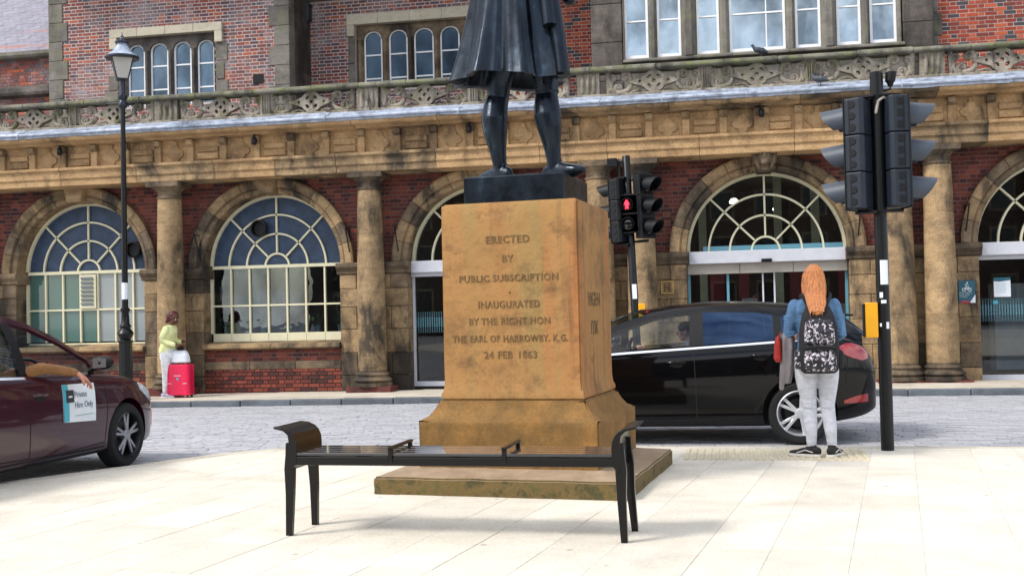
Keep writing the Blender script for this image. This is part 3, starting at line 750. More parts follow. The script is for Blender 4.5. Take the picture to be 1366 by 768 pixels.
for i in range(48):
    t = 2*pi*i/48; d, r = .085, .078; best = .07
    for k in range(4):
        ph = t-k*pi/2
        q = r*r-(d*sin(ph))**2
        if q > 0: best = max(best, d*cos(ph)+sqrt(q))
    qf.append((best*cos(t)*1.05, best*sin(t)))
qm = MB().prism(qf, -.03, .0); qme = qm.mesh('quatrefoil'); qme.materials.append(M['sand_pale'])
for i, x in enumerate(sx):
    big = min(abs(x-l) for l in lampx) < .02
    hw = .125 if (big and x > 0 and x < 2) else .063
    mk('bracket_strip', MB().box(x-hw, x+hw, -.63, -.5, 4.335, 4.62), 'sand_pale', ST, bevel=.008)
    mk('bracket_cap', MB().ext([(-.63, 4.62), (-.70, 4.66), (-.70, 4.745), (-.5, 4.745), (-.5, 4.62)], x-hw-.004, x+hw+.004), 'sand', ST, bevel=.006)
    if i+1 < len(sx):
        a, b = x+.063, sx[i+1]-.063; m = (a+b)/2
        if i % 2 == 0:
            link('quatrefoil', qme, None, ST, (m, -.55, 4.50))
            mk('quatrefoil_stem', MB().box(m-.035, m+.035, -.578, -.52, 4.60, 4.74), 'sand_pale', ST)
        else:
            for z0, z1 in ((4.37, 4.49), (4.51, 4.61)): mk('raised_panel', MB().box(a+.06, b-.06, -.585, -.52, z0, z1), 'sand_pale', ST, bevel=.01)
for l in lampx:                           # small spotlights under the cornice
    h = holder('spotlight', ST, (l, -.72, 4.66)); mk('bracket', MB().box(-.012, .012, -.02, .1, .0, .09), 'black_iron', h)
    mk('lamp_body', MB().lathe([(.035, -.09), (.05, -.06), (.05, .02), (.03, .05)], 14), 'black_iron', h, smooth=40)
for a, b in run(X0, X1, (1.6, 1.9, 2.2)):
    mk('cornice_block', MB().ext([(-.55, 4.75), (-.72, 4.77), (-.74, 4.80), (-.90, 4.81), (-.93, 4.83), (-.95, 4.90), (-.5, 4.96), (.3, 4.96), (.3, 4.75)], a, b), 'sand' if a > -3.5 and a < 3 and random.random() < .6 else 'sand_pale', ST, bevel=.006)
for i, (a, b) in enumerate(run(X0, X1, (1.1, 1.4, 1.7))):
    d = .012*(i % 2); w_ = random.uniform(0, .012)
    mb = MB(); n = 8; vs = []
    for k in range(n+1):
        x = a-.03+(b-a+.06)*k/n; q = .006*sin(k*2.1+i)+.004*sin(k*5.3)
        for (yy, zz) in ((-.965-d, 4.885-w_+q), (-.98-d, 4.95+q*.5), (-.955-d, 4.975+d), (-.80, 5.01+d+q*.4), (-.70, 5.085+d), (-.60, 5.09+d), (-.60, 4.9), (-.95, 4.88)): vs.append((x, yy, zz))
    fs = [(k*8+j, (k+1)*8+j, (k+1)*8+(j+1) % 8, k*8+(j+1) % 8) for k in range(n) for j in range(8)]+[tuple(range(8)), tuple(n*8+j for j in range(7, -1, -1))]
    cb_ = MB(); cb_.box(a, b, -.986-d, -.96, 4.915, 4.924); mk('drip_edge', cb_, 'concrete', ST)  # proud dark strip stands for the shaded gap in the flashing
    mb.add(vs, fs); mk('lead_sheet', mb, 'lead', ST, smooth=30, recalc=True)
mk('terrace_slab', MB().box(X0, X1, -.55, 3.4, 4.97, 5.03), 'dark_stone', ST)  # dark stone colour stands in for the terrace shadow behind the balustrade
# balustrade
mk('balustrade_plinth', MB().box(X0, X1, -.70, -.48, 5.04, 5.13), 'bal', ST, bevel=.01)
for a, b in run(X0, X1, (.9, 1.15, 1.3)):
    dz = random.uniform(-.008, .008)
    mk('coping_stone', MB().ext([(-.76, 5.51), (-.79, 5.53), (-.78, 5.585+dz), (-.70, 5.61+dz), (-.50, 5.605+dz), (-.43, 5.58), (-.43, 5.51)], a, b), 'coping', ST, bevel=.01)
ol = []
for i in range(64):
    t = 2*pi*i/64; r1 = .192; c_, s_ = abs(cos(t)), abs(sin(t)); r2 = 1/(c_/.44+s_/.15)
    r = max(r1, r2); ol.append((r*cos(t), r*sin(t)))
hl = [circ(0, 0, .040, 14), circ(-.245, 0, .03, 12), circ(.245, 0, .03, 12)]+[circ(.112*cos(a), .112*sin(a), .050, 14, .034, a+pi/2) for a in (pi/4, 3*pi/4, 5*pi/4, 7*pi/4)]
ro_me = curve_mesh([ol]+hl, .11, .006); ro_me.materials.append(M['bal'])
def spiral(cx, cz, r0, turns, a0, dirn=1, n=22):
    return [(cx+r0*(1-.8*i/n)*cos(a0+dirn*2*pi*turns*i/n), 0, cz+r0*(1-.8*i/n)*sin(a0+dirn*2*pi*turns*i/n)) for i in range(n+1)]
scm = MB()
for mir in (1,):
    p1 = spiral(.50, .10, .085, 1.35, pi*1.0, -1); p1 = p1[::-1]
    c1 = [(.40, 0, .02), (.41, 0, -.07), (.47, 0, -.14), (.55, 0, -.16)]
    p2 = spiral(.62, -.09, .08, 1.3, -pi*.5, 1)
    scm.tube(p1+c1+p2, [.020+.024*min(1, i/18) for i in range(len(p1))]+[.048]*4+[.042-.022*i/len(p2) for i in range(len(p2))], 8, 'round')
    scm.ell((.50, 0, .10), (.03, .05, .03)); scm.ell((.62, 0, -.09), (.03, .05, .03))
    p3 = spiral(.72, .09, .075, 1.2, -pi*.35, 1)
    scm.tube([(.70, 0, -.18), (.76, 0, -.09), (.755, 0, .02)]+p3, [.05, .045, .042]+[.040-.022*i/len(p3) for i in range(len(p3))], 8, 'round')
    scm.ell((.70, 0, .09), (.03, .05, .03)); scm.tube([(.80, 0, -.19), (.80, 0, .19)], [.035, .055], 8)
    scm.ell((.77, 0, -.12), (.05, .05, .06))
sc_me = scm.mesh('scroll'); sharp(sc_me, 50); sc_me.materials.append(M['bal'])
ROUND = [-15.0, -13.15, -11.45, -9.25, -7.45, -5.28, -3.48, -1.15, .60, 2.35, 4.55, 6.3]
for x in ROUND:
    h = holder('balustrade_panel', ST, (x, -.60, 5.32))
    link('pierced_roundel', ro_me, None, h)
    for sgn in (1, -1):
        link('scroll', sc_me, None, h, (0, 0, 0), (0, 0, 0 if sgn > 0 else pi))
    for sg in (-1, 1): mk('foot_rail', MB().tube([(sg*.16, 0, -.16), (sg*.26, 0, -.13), (sg*.42, 0, -.17)], .022, 8), 'bal', h, smooth=50)
pier_me = MB().box(-.20, .20, -.09, .09, -.19, .19)
for k in (-1, 0, 1): pier_me.tube([(k*.10, -.09, -.15), (k*.10, -.10, 0), (k*.10, -.09, .15)], [.026, .034, .026], 8, 'round')
pier_me = pier_me.mesh('balustrade_pier'); sharp(pier_me, 40); pier_me.materials.append(M['bal'])
for x in (-14.07, -12.3, -10.35, -8.35, -6.36, -4.38, -2.30, -.27, 1.47, 3.45, 5.42): 
    o = link('balustrade_pier', pier_me, None, ST, (x, -.60, 5.32))
    gaps = {-14.07: .30, -12.3: .35, -8.35: .45, -4.38: .45, -.27: .35, 1.47: .35, 5.42: .4}
    if x in gaps: o.scale = (gaps[x], 1, 1)
    elif x == -10.35: o.scale = (1.15, 1, 1)

# --- arched windows and doors
YW = .30
def arch_window(key, lower, top, mats):
    c = ARCH[key]; h = holder('arched_window' if lower else 'arched_fanlight', ST, (c, 0, SPR))
    fr = MB(); fr.sector(0, 0, 1.335, 1.40, 0, pi, YW-.06, YW+.05, 36)
    mk('outer_frame', fr, 'cream', h, smooth=30)
    for rr0 in (.245, .63, 1.0):
        mk('glazing_bar', MB().sector(0, 0, rr0-.017, rr0+.017, 0, pi, YW-.045, YW+.02, 28), 'cream', h, smooth=30)
    for a in (45, 90, 135):
        a = R(a); p0 = Vector((.27*cos(a), YW-.013, .27*sin(a))); p1 = Vector((1.335*cos(a), YW-.013, 1.335*sin(a)))
        d = (p1-p0); mk('glazing_bar', MB().obox((p0+p1)/2, d/2, Vector((0, .032, 0)), Vector((-sin(a), 0, cos(a)))*.016), 'cream', h)
    rings_ = [(.267, .608), (.652, .978), (1.022, 1.335)]
    mk('pane', MB().sector(0, 0, 0.002, .223, 0, pi, YW, YW+.006, 12), top, h)
    for r0, r1 in rings_:
        for k in range(4):
            mk('pane', MB().sector(0, 0, r0-.01, r1+.01, R(45*k)+.01, R(45*k+45)-.01, YW+random.uniform(0, .004), YW+.008, 8), top, h)
    if lower:
        fr = MB(); zb = lower; 
        mk('transom', MB().box(-1.39, 1.39, YW-.06, YW+.04, -.03, .03), 'cream', h)
        for s_ in (-1, 1): mk('jamb', MB().box(s_*1.385-.035, s_*1.385+.035, YW-.05, YW+.05, zb-SPR, -.03), 'cream', h)
        zs = [zb-SPR, 1.60-SPR, 0]; xs_ = [-1.35+2.7*k/7 for k in range(8)]
        for k in range(1, 7): mk('glazing_bar', MB().box(xs_[k]-.016, xs_[k]+.016, YW-.045, YW+.03, zb-SPR, -.03), 'cream', h)
        mk('glazing_bar', MB().box(-1.35, 1.35, YW-.043, YW+.028, 1.60-SPR-.016, 1.60-SPR+.016), 'cream', h)
        for j in range(2):
            for k in range(7):
                mt = mats(j, k)
                mk('pane', MB().box(xs_[k]+.015, xs_[k+1]-.015, YW, YW+.006, zs[j]+.01, zs[j+1]-.015), mt, h)
        for k in range(7): mk('bottom_board', MB().box(xs_[k]+.003, xs_[k+1]-.003, YW-.05, YW+.03, .90-SPR, zb-SPR+.0) if zb > .95 else MB().box(xs_[k], xs_[k+1]-.004, YW-.05, YW+.03, .90-SPR, .93-SPR), 'cream', h, bevel=.004)
    return h
hA = arch_window('A', .95, 'panel_blue', lambda j, k: 'glass_green' if k < 4 else 'glass_grey')
mk('louvre_frame', MB().box(-.17, .17, YW-.075, YW-.05, -.72, -.05), 'cream', hA)
for k in range(7): mk('louvre_slat', MB().add([(-.14, YW-.08, -.68+k*.085), (.14, YW-.08, -.68+k*.085), (.14, YW-.12, -.61+k*.085), (-.14, YW-.12, -.61+k*.085), (-.14, YW-.085, -.67+k*.085), (.14, YW-.085, -.67+k*.085), (.14, YW-.115, -.62+k*.085), (-.14, YW-.115, -.62+k*.085)], [(0, 1, 2, 3), (4, 7, 6, 5), (0, 4, 5, 1), (3, 2, 6, 7), (0, 3, 7, 4), (1, 5, 6, 2)]), 'glass_grey', hA)
hB = arch_window('B', 1.06, 'panel_blue', lambda j, k: 'glass_dk')
for h, x, z in ((hA, 1.02, .42), (hB, -.33, .74)):
    v = MB().lathe([(.15, -.03), (.17, -.06), (.17, -.12), (.135, -.13), (.125, -.04), (.02, -.02)], 24, (x, YW, z), 'y'); v.v = [(a, YW-.03+(b-YW)*1.0, c_) for a, b, c_ in v.v]
    mk('round_vent', v, 'plastic', h, smooth=40)
hM = arch_window('M', 0, 'glass', None); hC = arch_window('C', 0, 'glass', None); hD = arch_window('D', 0, 'glass', None)
for h, key in ((hM, 'M'), (hC, 'C'), (hD, 'D')):
    c = ARCH[key]; d = holder('glass_entrance', ST, (c, 0, 0))
    mk('transom_beam', MB().box(-1.39, 1.39, .02, .34, 2.13, 2.35), 'alu', d, bevel=.01)
    mk('sensor', MB().box(-.09, .09, -.03, .05, 2.13, 2.19), 'plastic', d, bevel=.006) if key == 'C' else None
    if key == 'C': mk('glass_rail', MB().box(-1.1, 1.38, .26, .275, 2.36, 2.45), 'teal', d)
    zt = 2.06 if key != 'C' else 1.95
    for k in range(3): mk('header_panel', MB().box(-1.385+k*.925, -.468+k*.925, .12, .34, zt, 2.13), 'beige_metal' if key == 'C' else 'alu', d, bevel=.004)
    fx = [-1.385, -.70, -.08, .12, .72, 1.345] if key == 'C' else [-1.385, -.46, .42, 1.345]
    for x in fx: mk('door_frame', MB().box(x, x+(.045 if abs(x) > .2 else .028), .22, .28, 0, zt), 'teal' if (key == 'C' and abs(x) > .5) else 'alu', d)
    for x0, x1 in zip(fx, fx[1:]):
        mk('door_pane', MB().box(x0+.04, x1+.005, .245, .252, .09, zt-.002), 'glass', d)
        mk('door_rail', MB().box(x0+.04, x1+.002, .225, .275, .0, .09), 'alu', d)
    dots = MB(); nd = 0
    for j in range(11):
        sz = .012 if 2 < j < 8 else .008
        for i in range(60):
            x = -1.33+i*.0447
            dots.prism([(x-sz, 1.02+j*.036-sz), (x+sz, 1.02+j*.036-sz), (x+sz, 1.02+j*.036+sz), (x-sz, 1.02+j*.036+sz)], .2425, .2445)
    if key != 'C': mk('frosted_dots', dots, 'teal', d, kind='stuff')
# interiors
room = MB()
for key in 'AB':
    c = ARCH[key]; room.box(c-1.9, c+1.9, 3.2, 3.25, -.2, 4.2); room.box(c-1.9, c-1.85, .36, 3.2, -.2, 4.2); room.box(c+1.85, c+1.9, .36, 3.2, -.2, 4.2)
mk('room_wall', room, 'interior', ST)
hall = MB(); hall.box(-6.4, 8.2, 8.9, 9.0, -.2, 4.3); hall.box(-6.4, -6.35, .36, 9, -.2, 4.3)
mk('concourse_wall', hall, 'interior', ST); mk('ceiling', MB().box(X0, X1, .33, 9, 4.3, 4.36), 'interior', ST)
mk('concourse_floor', MB().box(X0, X1, .36, 9, -.12, -.0), 'int_floor', ST)
for x in (-.55, 1.0, 1.75, 2.9, -3.4, 6.6): mk('concourse_pillar', MB().box(x, x+.16, 3.6, 3.8, 0, 4.2), 'cream_wall', ST)
for x, wd in ((-.35, .3), (.25, .22), (1.3, .3), (2.3, .3)): mk('poster', MB().box(x, x+wd, 4.1, 4.14, 1.35, 2.6), 'red_poster', ST)
for x, z in ((-.45, 1.1), (.3, 1.15), (.62, .95), (1.5, 1.1), (2.2, 1.0)): mk('screen', MB().box(x, x+.3, 2.9, 2.94, z, z+.38), 'curtain', ST)  # pale panels added to brighten the hall behind the doors
mk('ticket_counter', MB().box(-.4, 2.8, 3.0, 3.5, 0, 1.0), 'int_floor', ST); mk('counter_top', MB().box(-.45, 2.85, 2.95, 3.55, 1.0, 1.05), 'cream_wall', ST)
mk('ticket_machine', MB().box(-5.2, -4.5, 3.4, 3.9, 0, 1.7), 'curtain', ST); mk('ticket_machine', MB().box(5.2, 5.9, 3.4, 3.9, 0, 1.7), 'curtain', ST)
for x, y in ((-2.6, 4.2), (.2, 4.4), (2.4, 4.2), (5.0, 4.4), (-4.6, 5.6), (1.2, 6.6)): mk('ceiling_light', MB().lathe([(.09, 3.60), (.10, 3.64), (.05, 3.70)], 20, (x, y, 0)), 'lit_panel', ST)  # one shows in the fanlight; the others are added to brighten the hall
# iron brackets by the columns
for x in (-9.98, -6.95, -6.0, 2.25, 4.0):
    h = holder('iron_bracket', ST, (x, -.09, 2.45)); b = MB()
    b.tube([(0, 0, .55), (0, -.02, 0)], .012, 6); b.tube([(0, 0, .02), (.02, -.28, .50), (.02, -.30, .55)], .012, 6); b.tube([(0, 0, .52), (.02, -.30, .52)], .01, 6)
    mk('bracket_bar', b, 'black_iron', h)
mk('letter_plaque', MB().box(-1.15, -.93, -.105, -.07, 1.62, 1.84), 'sand', ST, bevel=.004)
tm = text_mesh('H', .19, .012, off=.006); o = link('plaque_letter', tm, 'letter', ST, (-1.04, -.112, 1.663))
o2 = MB();
for (a, b_, c_, d_) in ((-1.15, -.93, 1.62, 1.632), (-1.15, -.93, 1.828, 1.84), (-1.15, -1.138, 1.632, 1.828), (-.942, -.93, 1.632, 1.828)): o2.box(a, b_, -.115, -.1, c_, d_)
mk('plaque_rim', o2, 'gold', ST)

# ------------------------------------------------------------------ upper storeys
def upper_wall(name, x0, x1, y, z1, holes):
    mb = MB(); xs_ = sorted({x0, x1}|{h[0] for h in holes}|{h[1] for h in holes}); zs = sorted({4.97, z1}|{h[2] for h in holes}|{h[3] for h in holes})
    for a, b in zip(xs_, xs_[1:]):
        for c, d in zip(zs, zs[1:]):
            if not any(h[0] <= (a+b)/2 <= h[1] and h[2] <= (c+d)/2 <= h[3] for h in holes): mb.box(a, b, y, y+.35, c, d)
    return mk(name, mb, 'mortar', ST)
ZT = 9.3
# left wing
hl_ = (-12.87, -10.60, 6.0, 7.50)
upper_wall('upper_wall', -14.53, -8.93, 2.0, ZT, [hl_])
def skipL(x, z): return (hl_[0]-.03 < x < hl_[1]+.03 and hl_[2] < z < hl_[3]) or (-13.07 < x < -10.41 and 7.48 < z < 7.70) or ((x < -14.2 or x > -9.25))
bricks('upper_bricks', 'brick_l', -14.2, -9.25, 5.0, ZT, 2.0, skipL)
z = 5.0; k = 0
while z < ZT:
    a = .34 if k % 2 else .46
    for (x0, x1) in ((-14.54, -14.54+a), (-8.92-a, -8.92)): mk('quoin_stone', MB().box(x0, x1, 1.975, 2.3, z+.003, min(z+.42, ZT)-.003), 'grey_stone', ST, bevel=.01)
    mk('quoin_return', MB().box(-8.94, -8.915, 2.3, 3.22, z+.003, min(z+.42, ZT)-.003), 'dark_stone', ST); z += .42; k += 1
def lights(x0, x1, zb, zt, edges, spring, rise, y, rails, glass, curtain=None, hb=None):
    # a stone window group: head with arched lights, mullions, white sashes
    g = holder('mullioned_window', ST, (0, y, 0))
    hd = MB(); allx = [x0]+[e for ab in edges for e in ab]+[x1]
    n = 12
    for (a, b) in edges:                  # arched head pieces
        c = (a+b)/2; r = (b-a)/2; pts = [(c+r*cos(pi-pi*i/n), spring+rise*sin(pi*i/n)) for i in range(n+1)]
        for p, q in zip(pts, pts[1:]): hd.prism([p, q, (q[0], zt), (p[0], zt)], .06, .3)
    for k in range(len(edges)+1): hd.box(allx[2*k], allx[2*k+1], .06, .3, spring, zt)
    mk('arched_head', hd, 'dark_stone' if y < 2.5 else 'sand_dark', g)
    for k in range(len(edges)+1):
        a, b = allx[2*k], allx[2*k+1]; m = (a+b)/2; hw = (b-a)/2
        mk('stone_mullion', MB().flat([(a, .30), (a, .12), (m-hw*.35, .03), (m+hw*.35, .03), (b, .12), (b, .30)][::-1] if False else [(a, .30), (b, .30), (b, .12), (m+hw*.35, .03), (m-hw*.35, .03), (a, .12)][::-1], zb, spring), 'dark_stone' if y < 2.5 else 'sand_dark', g, recalc=True)
    for (a, b) in edges:
        c = (a+b)/2; r = (b-a)/2; fr = MB(); w_ = .03; n = 12
        for i in range(n):
            t0, t1 = pi-pi*i/n, pi-pi*(i+1)/n
            fr.prism([(c+(r-w_)*cos(t0), spring+(rise-w_)*sin(t0)), (c+(r-w_)*cos(t1), spring+(rise-w_)*sin(t1)), (c+r*cos(t1), spring+rise*sin(t1)), (c+r*cos(t0), spring+rise*sin(t0))], .12, .2)
        fr.box(a, a+w_, .12, .2, zb, spring); fr.box(b-w_, b, .12, .2, zb, spring)
        mk('sash_frame', fr, 'white_paint', g, recalc=True)
        for rz_ in rails: mk('sash_rail', MB().box(a+w_, b-w_, .125, .19, rz_-.016, rz_+.016), 'white_paint', g)
        zz = [zb]+sorted(rails)
        for z0, z1 in zip(zz, zz[1:]): mk('pane', MB().box(a+w_-.005, b-w_+.005, .155+random.uniform(0, .004), .163, z0, z1), glass, g)
        pts = [(c+(r-w_)*cos(pi*i/n), spring+(rise-w_)*sin(pi*i/n)) for i in range(n+1)]
        mk('pane', MB().prism([(a+w_, zz[-1]), (b-w_, zz[-1])]+pts, .157, .163), glass, g, recalc=True)
    if curtain:
        for (a, b, z0, z1, mt) in curtain: mk('curtain', MB().box(a, b, .30, .34, z0, z1), mt, g)
    mk('room_back', MB().box(x0-.1, x1+.1, 1.2, 1.25, zb-.1, zt+.1), 'interior', g)
    return g
EL = [(-12.70, -12.31), (-12.17, -11.76), (-11.62, -11.22), (-11.07, -10.68)]
lights(-12.87, -10.60, 6.0, 7.50, EL, 7.20, .17, 2.0, [6.36, 6.87], 'glass_mid', [(-12.66, -12.4, 6.0, 7.3, 'curtain'), (-11.95, -11.8, 6.0, 7.3, 'curtain'), (-11.6, -11.5, 6.0, 7.3, 'curtain')])
def hood(x0, x1, zt, zi, drop, wd, y):
    n = 4
    for k in range(n): mk('hood_mould', MB().box(x0+(x1-x0)*k/n+.002, x0+(x1-x0)*(k+1)/n-.002, y-.08, y+.1, zi, zt), 'cream_stone', ST, bevel=.008)
    for xa in (x0, x1-wd): mk('hood_stop', MB().box(xa, xa+wd, y-.078, y+.1, drop, zi-.002), 'cream_stone', ST, bevel=.008)
hood(-13.05, -10.42, 7.69, 7.505, 7.26, .175, 2.0)
for z0, z1, x0, x1 in ((6.0, 6.35, -13.2, -12.88), (6.37, 6.7, -13.1, -12.88), (6.0, 6.45, -10.59, -10.32), (6.47, 6.85, -10.59, -10.40), (6.87, 7.24, -10.59, -10.32)): mk('jamb_stone', MB().box(x0, x1, 1.975, 2.2, z0, z1), 'grey_stone', ST, bevel=.008)
mk('air_brick', MB().box(-9.75, -9.52, 1.97, 2.05, 6.33, 6.52), 'plastic', ST)
# middle
hm = (-7.87, -5.37, 6.3, 7.73)
upper_wall('upper_wall', -8.93, -2.3, 3.2, ZT, [hm])
def skipM(x, z): return (hm[0]-.02 < x < hm[1]+.02 and hm[2] < z < hm[3]) or (-8.06 < x < -5.17 and 7.7 < z < 7.98) or z > 8.32 and z < 8.5
bricks('upper_bricks', 'brick_l', -8.92, -5.2, 5.0, ZT, 3.2, skipM); bricks('upper_bricks', 'brick_r', -5.19, -2.3, 5.0, ZT, 3.2, lambda x, z: skipM(x, z), diaper=True)
EM = [(-7.71, -7.30), (-7.14, -6.72), (-6.57, -6.13), (-5.98, -5.55)]
lights(-7.87, -5.37, 6.3, 7.73, EM, 7.42, .19, 3.2, [6.56, 7.08], 'glass_low', [(-7.72, -7.56, 6.3, 7.6, 'teal_curtain')])
hood(-8.05, -5.18, 7.96, 7.735, 7.49, .17, 3.2)
for z0, z1 in ((6.3, 6.88), (6.9, 7.48)): mk('jamb_stone', MB().box(-8.03, -7.88, 3.175, 3.4, z0, z1), 'grey_stone', ST, bevel=.008)
mk('string_course', MB().ext([(3.08, 8.33), (3.02, 8.40), (3.02, 8.46), (3.25, 8.5), (3.25, 8.33)], -8.9, -5.6), 'grey_stone', ST)
dp = holder('downpipe', ST, (-9.12+.1, 3.08, 0)); mk('pipe', MB().tube([(0, 0, 5), (0, 0, 7.75)], .085, 12), 'navy_iron', dp, smooth=40)
mk('hopper', MB().loft([(0, 0, 7.75, .09, .09), (0, 0, 7.85, .13, .11), (0, 0, 7.9, .17, .12), (0, 0, 8.18, .17, .12), (0, 0, 8.2, .19, .13), (0, 0, 8.24, .19, .13)], 16, 5), 'navy_iron', dp, smooth=30)
mk('pipe_box', MB().box(.1, .38, -.1, .1, 5.5, 6.05), 'plastic', dp)
# bay
bay = holder('stone_bay_window', ST, (0, 1.2, 0))
mk('bay_base', MB().box(-2.44, 3.83, .03, 1.9, 4.97, 6.06), 'grey_stone', bay)
for k in range(5): mk('sill_stone', MB().ext([(-.10, 6.06), (-.10, 6.10), (.10, 6.17), (.3, 6.17), (.3, 6.06)], -1.83+k*1.03, -1.83+k*1.03+1.026), 'grey_stone', bay, bevel=.006)
for x0, x1 in ((-2.44, -1.84), (3.30, 3.83)):
    z = 5.0
    while z < ZT: mk('pier_stone', MB().box(x0, x1-.003, 0, 1.9 if x0 < 0 else .5, z, z+.74), 'dark_stone', bay, bevel=.012); z += .745
BL = [(-1.80, -1.35), (-1.18, -.73), (-.43, -.01), (.18, 1.21), (1.39, 1.85), (2.14, 2.57), (2.73, 3.20)]
mul = [(-1.84, -1.80)]+[(a[1], b[0]) for a, b in zip(BL, BL[1:])]+[(3.20, 3.30)]
for a, b in mul:
    m = (a+b)/2; hw = (b-a)/2; y0 = -.04 if b-a > .25 else .02
    mk('stone_mullion', MB().flat([(a, .30), (a, .14), (m-hw*.4, y0), (m+hw*.4, y0), (b, .14), (b, .30)], 6.14, ZT), 'grey_stone', bay, recalc=True, bevel=.006)
for i, (a, b) in enumerate(BL):
    fr = MB(); w_ = .045
    fr.box(a, a+w_, .12, .2, 6.17, 8.6); fr.box(b-w_, b, .12, .2, 6.17, 8.6); fr.box(a+w_, b-w_, .12, .2, 6.17, 6.23); fr.box(a+w_, b-w_, .12, .2, 8.4, 8.6)
    mk('sash_frame', fr, 'white_paint', bay); mk('sash_rail', MB().box(a+w_, b-w_, .125, .19, 6.875, 6.905), 'white_paint', bay)
    sp = [a+w_, b-w_] if i != 3 else [a+w_, .86, b-w_]
    if i == 3: mk('glazing_bar', MB().box(.85, .87, .13, .19, 6.23, 8.4), 'white_paint', bay)
    for x0, x1 in zip(sp, sp[1:]):
        for z0, z1 in ((6.23, 6.88), (6.9, 8.4)): mk('pane', MB().box(x0-.003, x1+.003, .15+random.uniform(0, .006), .16, z0, z1), 'glass_up', bay)
    if i in (0, 3, 6): mk('curtain', MB().box(a+.02, a+(.2 if i != 3 else .55), .32, .35, 6.2, 8.4), 'curtain', bay)
mk('room_back', MB().box(-1.8, 3.3, 1.5, 1.55, 6, 8.7), 'interior', bay)
mk('bay_head', MB().box(-1.84, 3.30, .02, .35, 8.6, ZT), 'grey_stone', bay)
# right brick
upper_wall('upper_wall', 3.83, X1, 1.45, ZT, [])
z = 5.0; k = 0
while z < ZT: mk('quoin_stone', MB().box(3.83, 4.02 if k % 2 else 3.95, 1.42, 1.6, z+.003, z+.417), 'grey_stone', ST, bevel=.01); z += .42; k += 1
bricks('upper_bricks', 'brick_r', 3.96, X1, 5.0, ZT, 1.45, lambda x, z: False, diaper=True)
mk('eaves_cornice', MB().box(-14.6, X1, 1.0, 3.6, ZT, ZT+.25), 'grey_stone', ST)
mk('roof', MB().ext([(1.3, ZT+.25), (6, 13.5), (10.7, ZT+.25)], -14.6, X1), 'tile', ST)
mk('rear_wall', MB().box(X0, X1, 9.0, 9.3, -.3, ZT+.25), 'mortar_dk', ST); mk('side_wall', MB().box(X0-.02, X0+.25, .1, 9, -.3, 4.96), 'brick_lo', ST); mk('side_wall', MB().box(X1-.25, X1+.02, .1, 9, -.3, 4.96), 'brick_lo', ST)

# low wing with tiled roof, beyond the left end of the terrace
LW = thing('tiled_roof_wing', 'brick wing with grey tiled roof and stone gutter at the far upper left', 'building', (-15.8, 2.6, 4.9))
mk('wall', MB().box(-5, 1.25, 0, 4, 0, 2.5), 'mortar_dk', LW)
mb = MB(); z = 0; row = 0
while z < 2.42:
    x = -2.2-(.1625 if row % 2 else 0); h = 0
    while x < 1.25:
        wd = .205 if h % 2 == 0 else .1
        if not 1.55 < z+.03 < 1.86: mb.front(x, min(x+wd, 1.25)-.003, z, z+.060, -.006+random.uniform(-.003, .003), .01, .001+random.random()*.98)
        x += wd+.01; h += 1
    z += .075; row += 1
mk('bricks', mb, 'brick_l', LW, kind='stuff')
for k in range(3): mk('stone_band', MB().ext([(-.02, 1.58), (-.14, 1.62), (-.16, 1.68), (-.14, 1.78), (0, 1.84), (.05, 1.84), (.05, 1.58)], -2.2+k*1.15, -1.054+k*1.15), 'dark_stone', LW)
mk('gutter', MB().ext([(0, 2.45), (-.16, 2.47), (-.2, 2.52), (-.2, 2.60), (-.12, 2.62), (0, 2.62)], -5, 1.25), 'grey_stone', LW)
tb = MB(); row = 0; y = -.12; z = 2.60
while row < 24:
    x = -2.4-(.08 if row % 2 else 0)
    while x < 1.25:
        e = min(x+.155, 1.25); d = random.uniform(0, .01); t = .2 if (row//3) % 3 else .9
        tb.add([(x, y, z+d), (e, y, z+d), (e, y+.12, z+.115+d), (x, y+.12, z+.115+d), (x, y, z-.025), (e, y, z-.025)], [(0, 1, 2, 3), (4, 5, 1, 0)]); x += .16
    y += .1; z += .1; row += 1
mk('roof_tiles', tb, 'tile', LW, kind='stuff'); mk('roof', MB().add([(-5, -.1, 2.55), (1.25, -.1, 2.55), (1.25, 2.3, 4.95), (-5, 2.3, 4.95), (1.25, 4.3, 2.5), (-5, 4.3, 2.5)], [(0, 1, 2, 3), (3, 2, 4, 5), (1, 4, 2), (0, 3, 5)]), 'tile', LW)
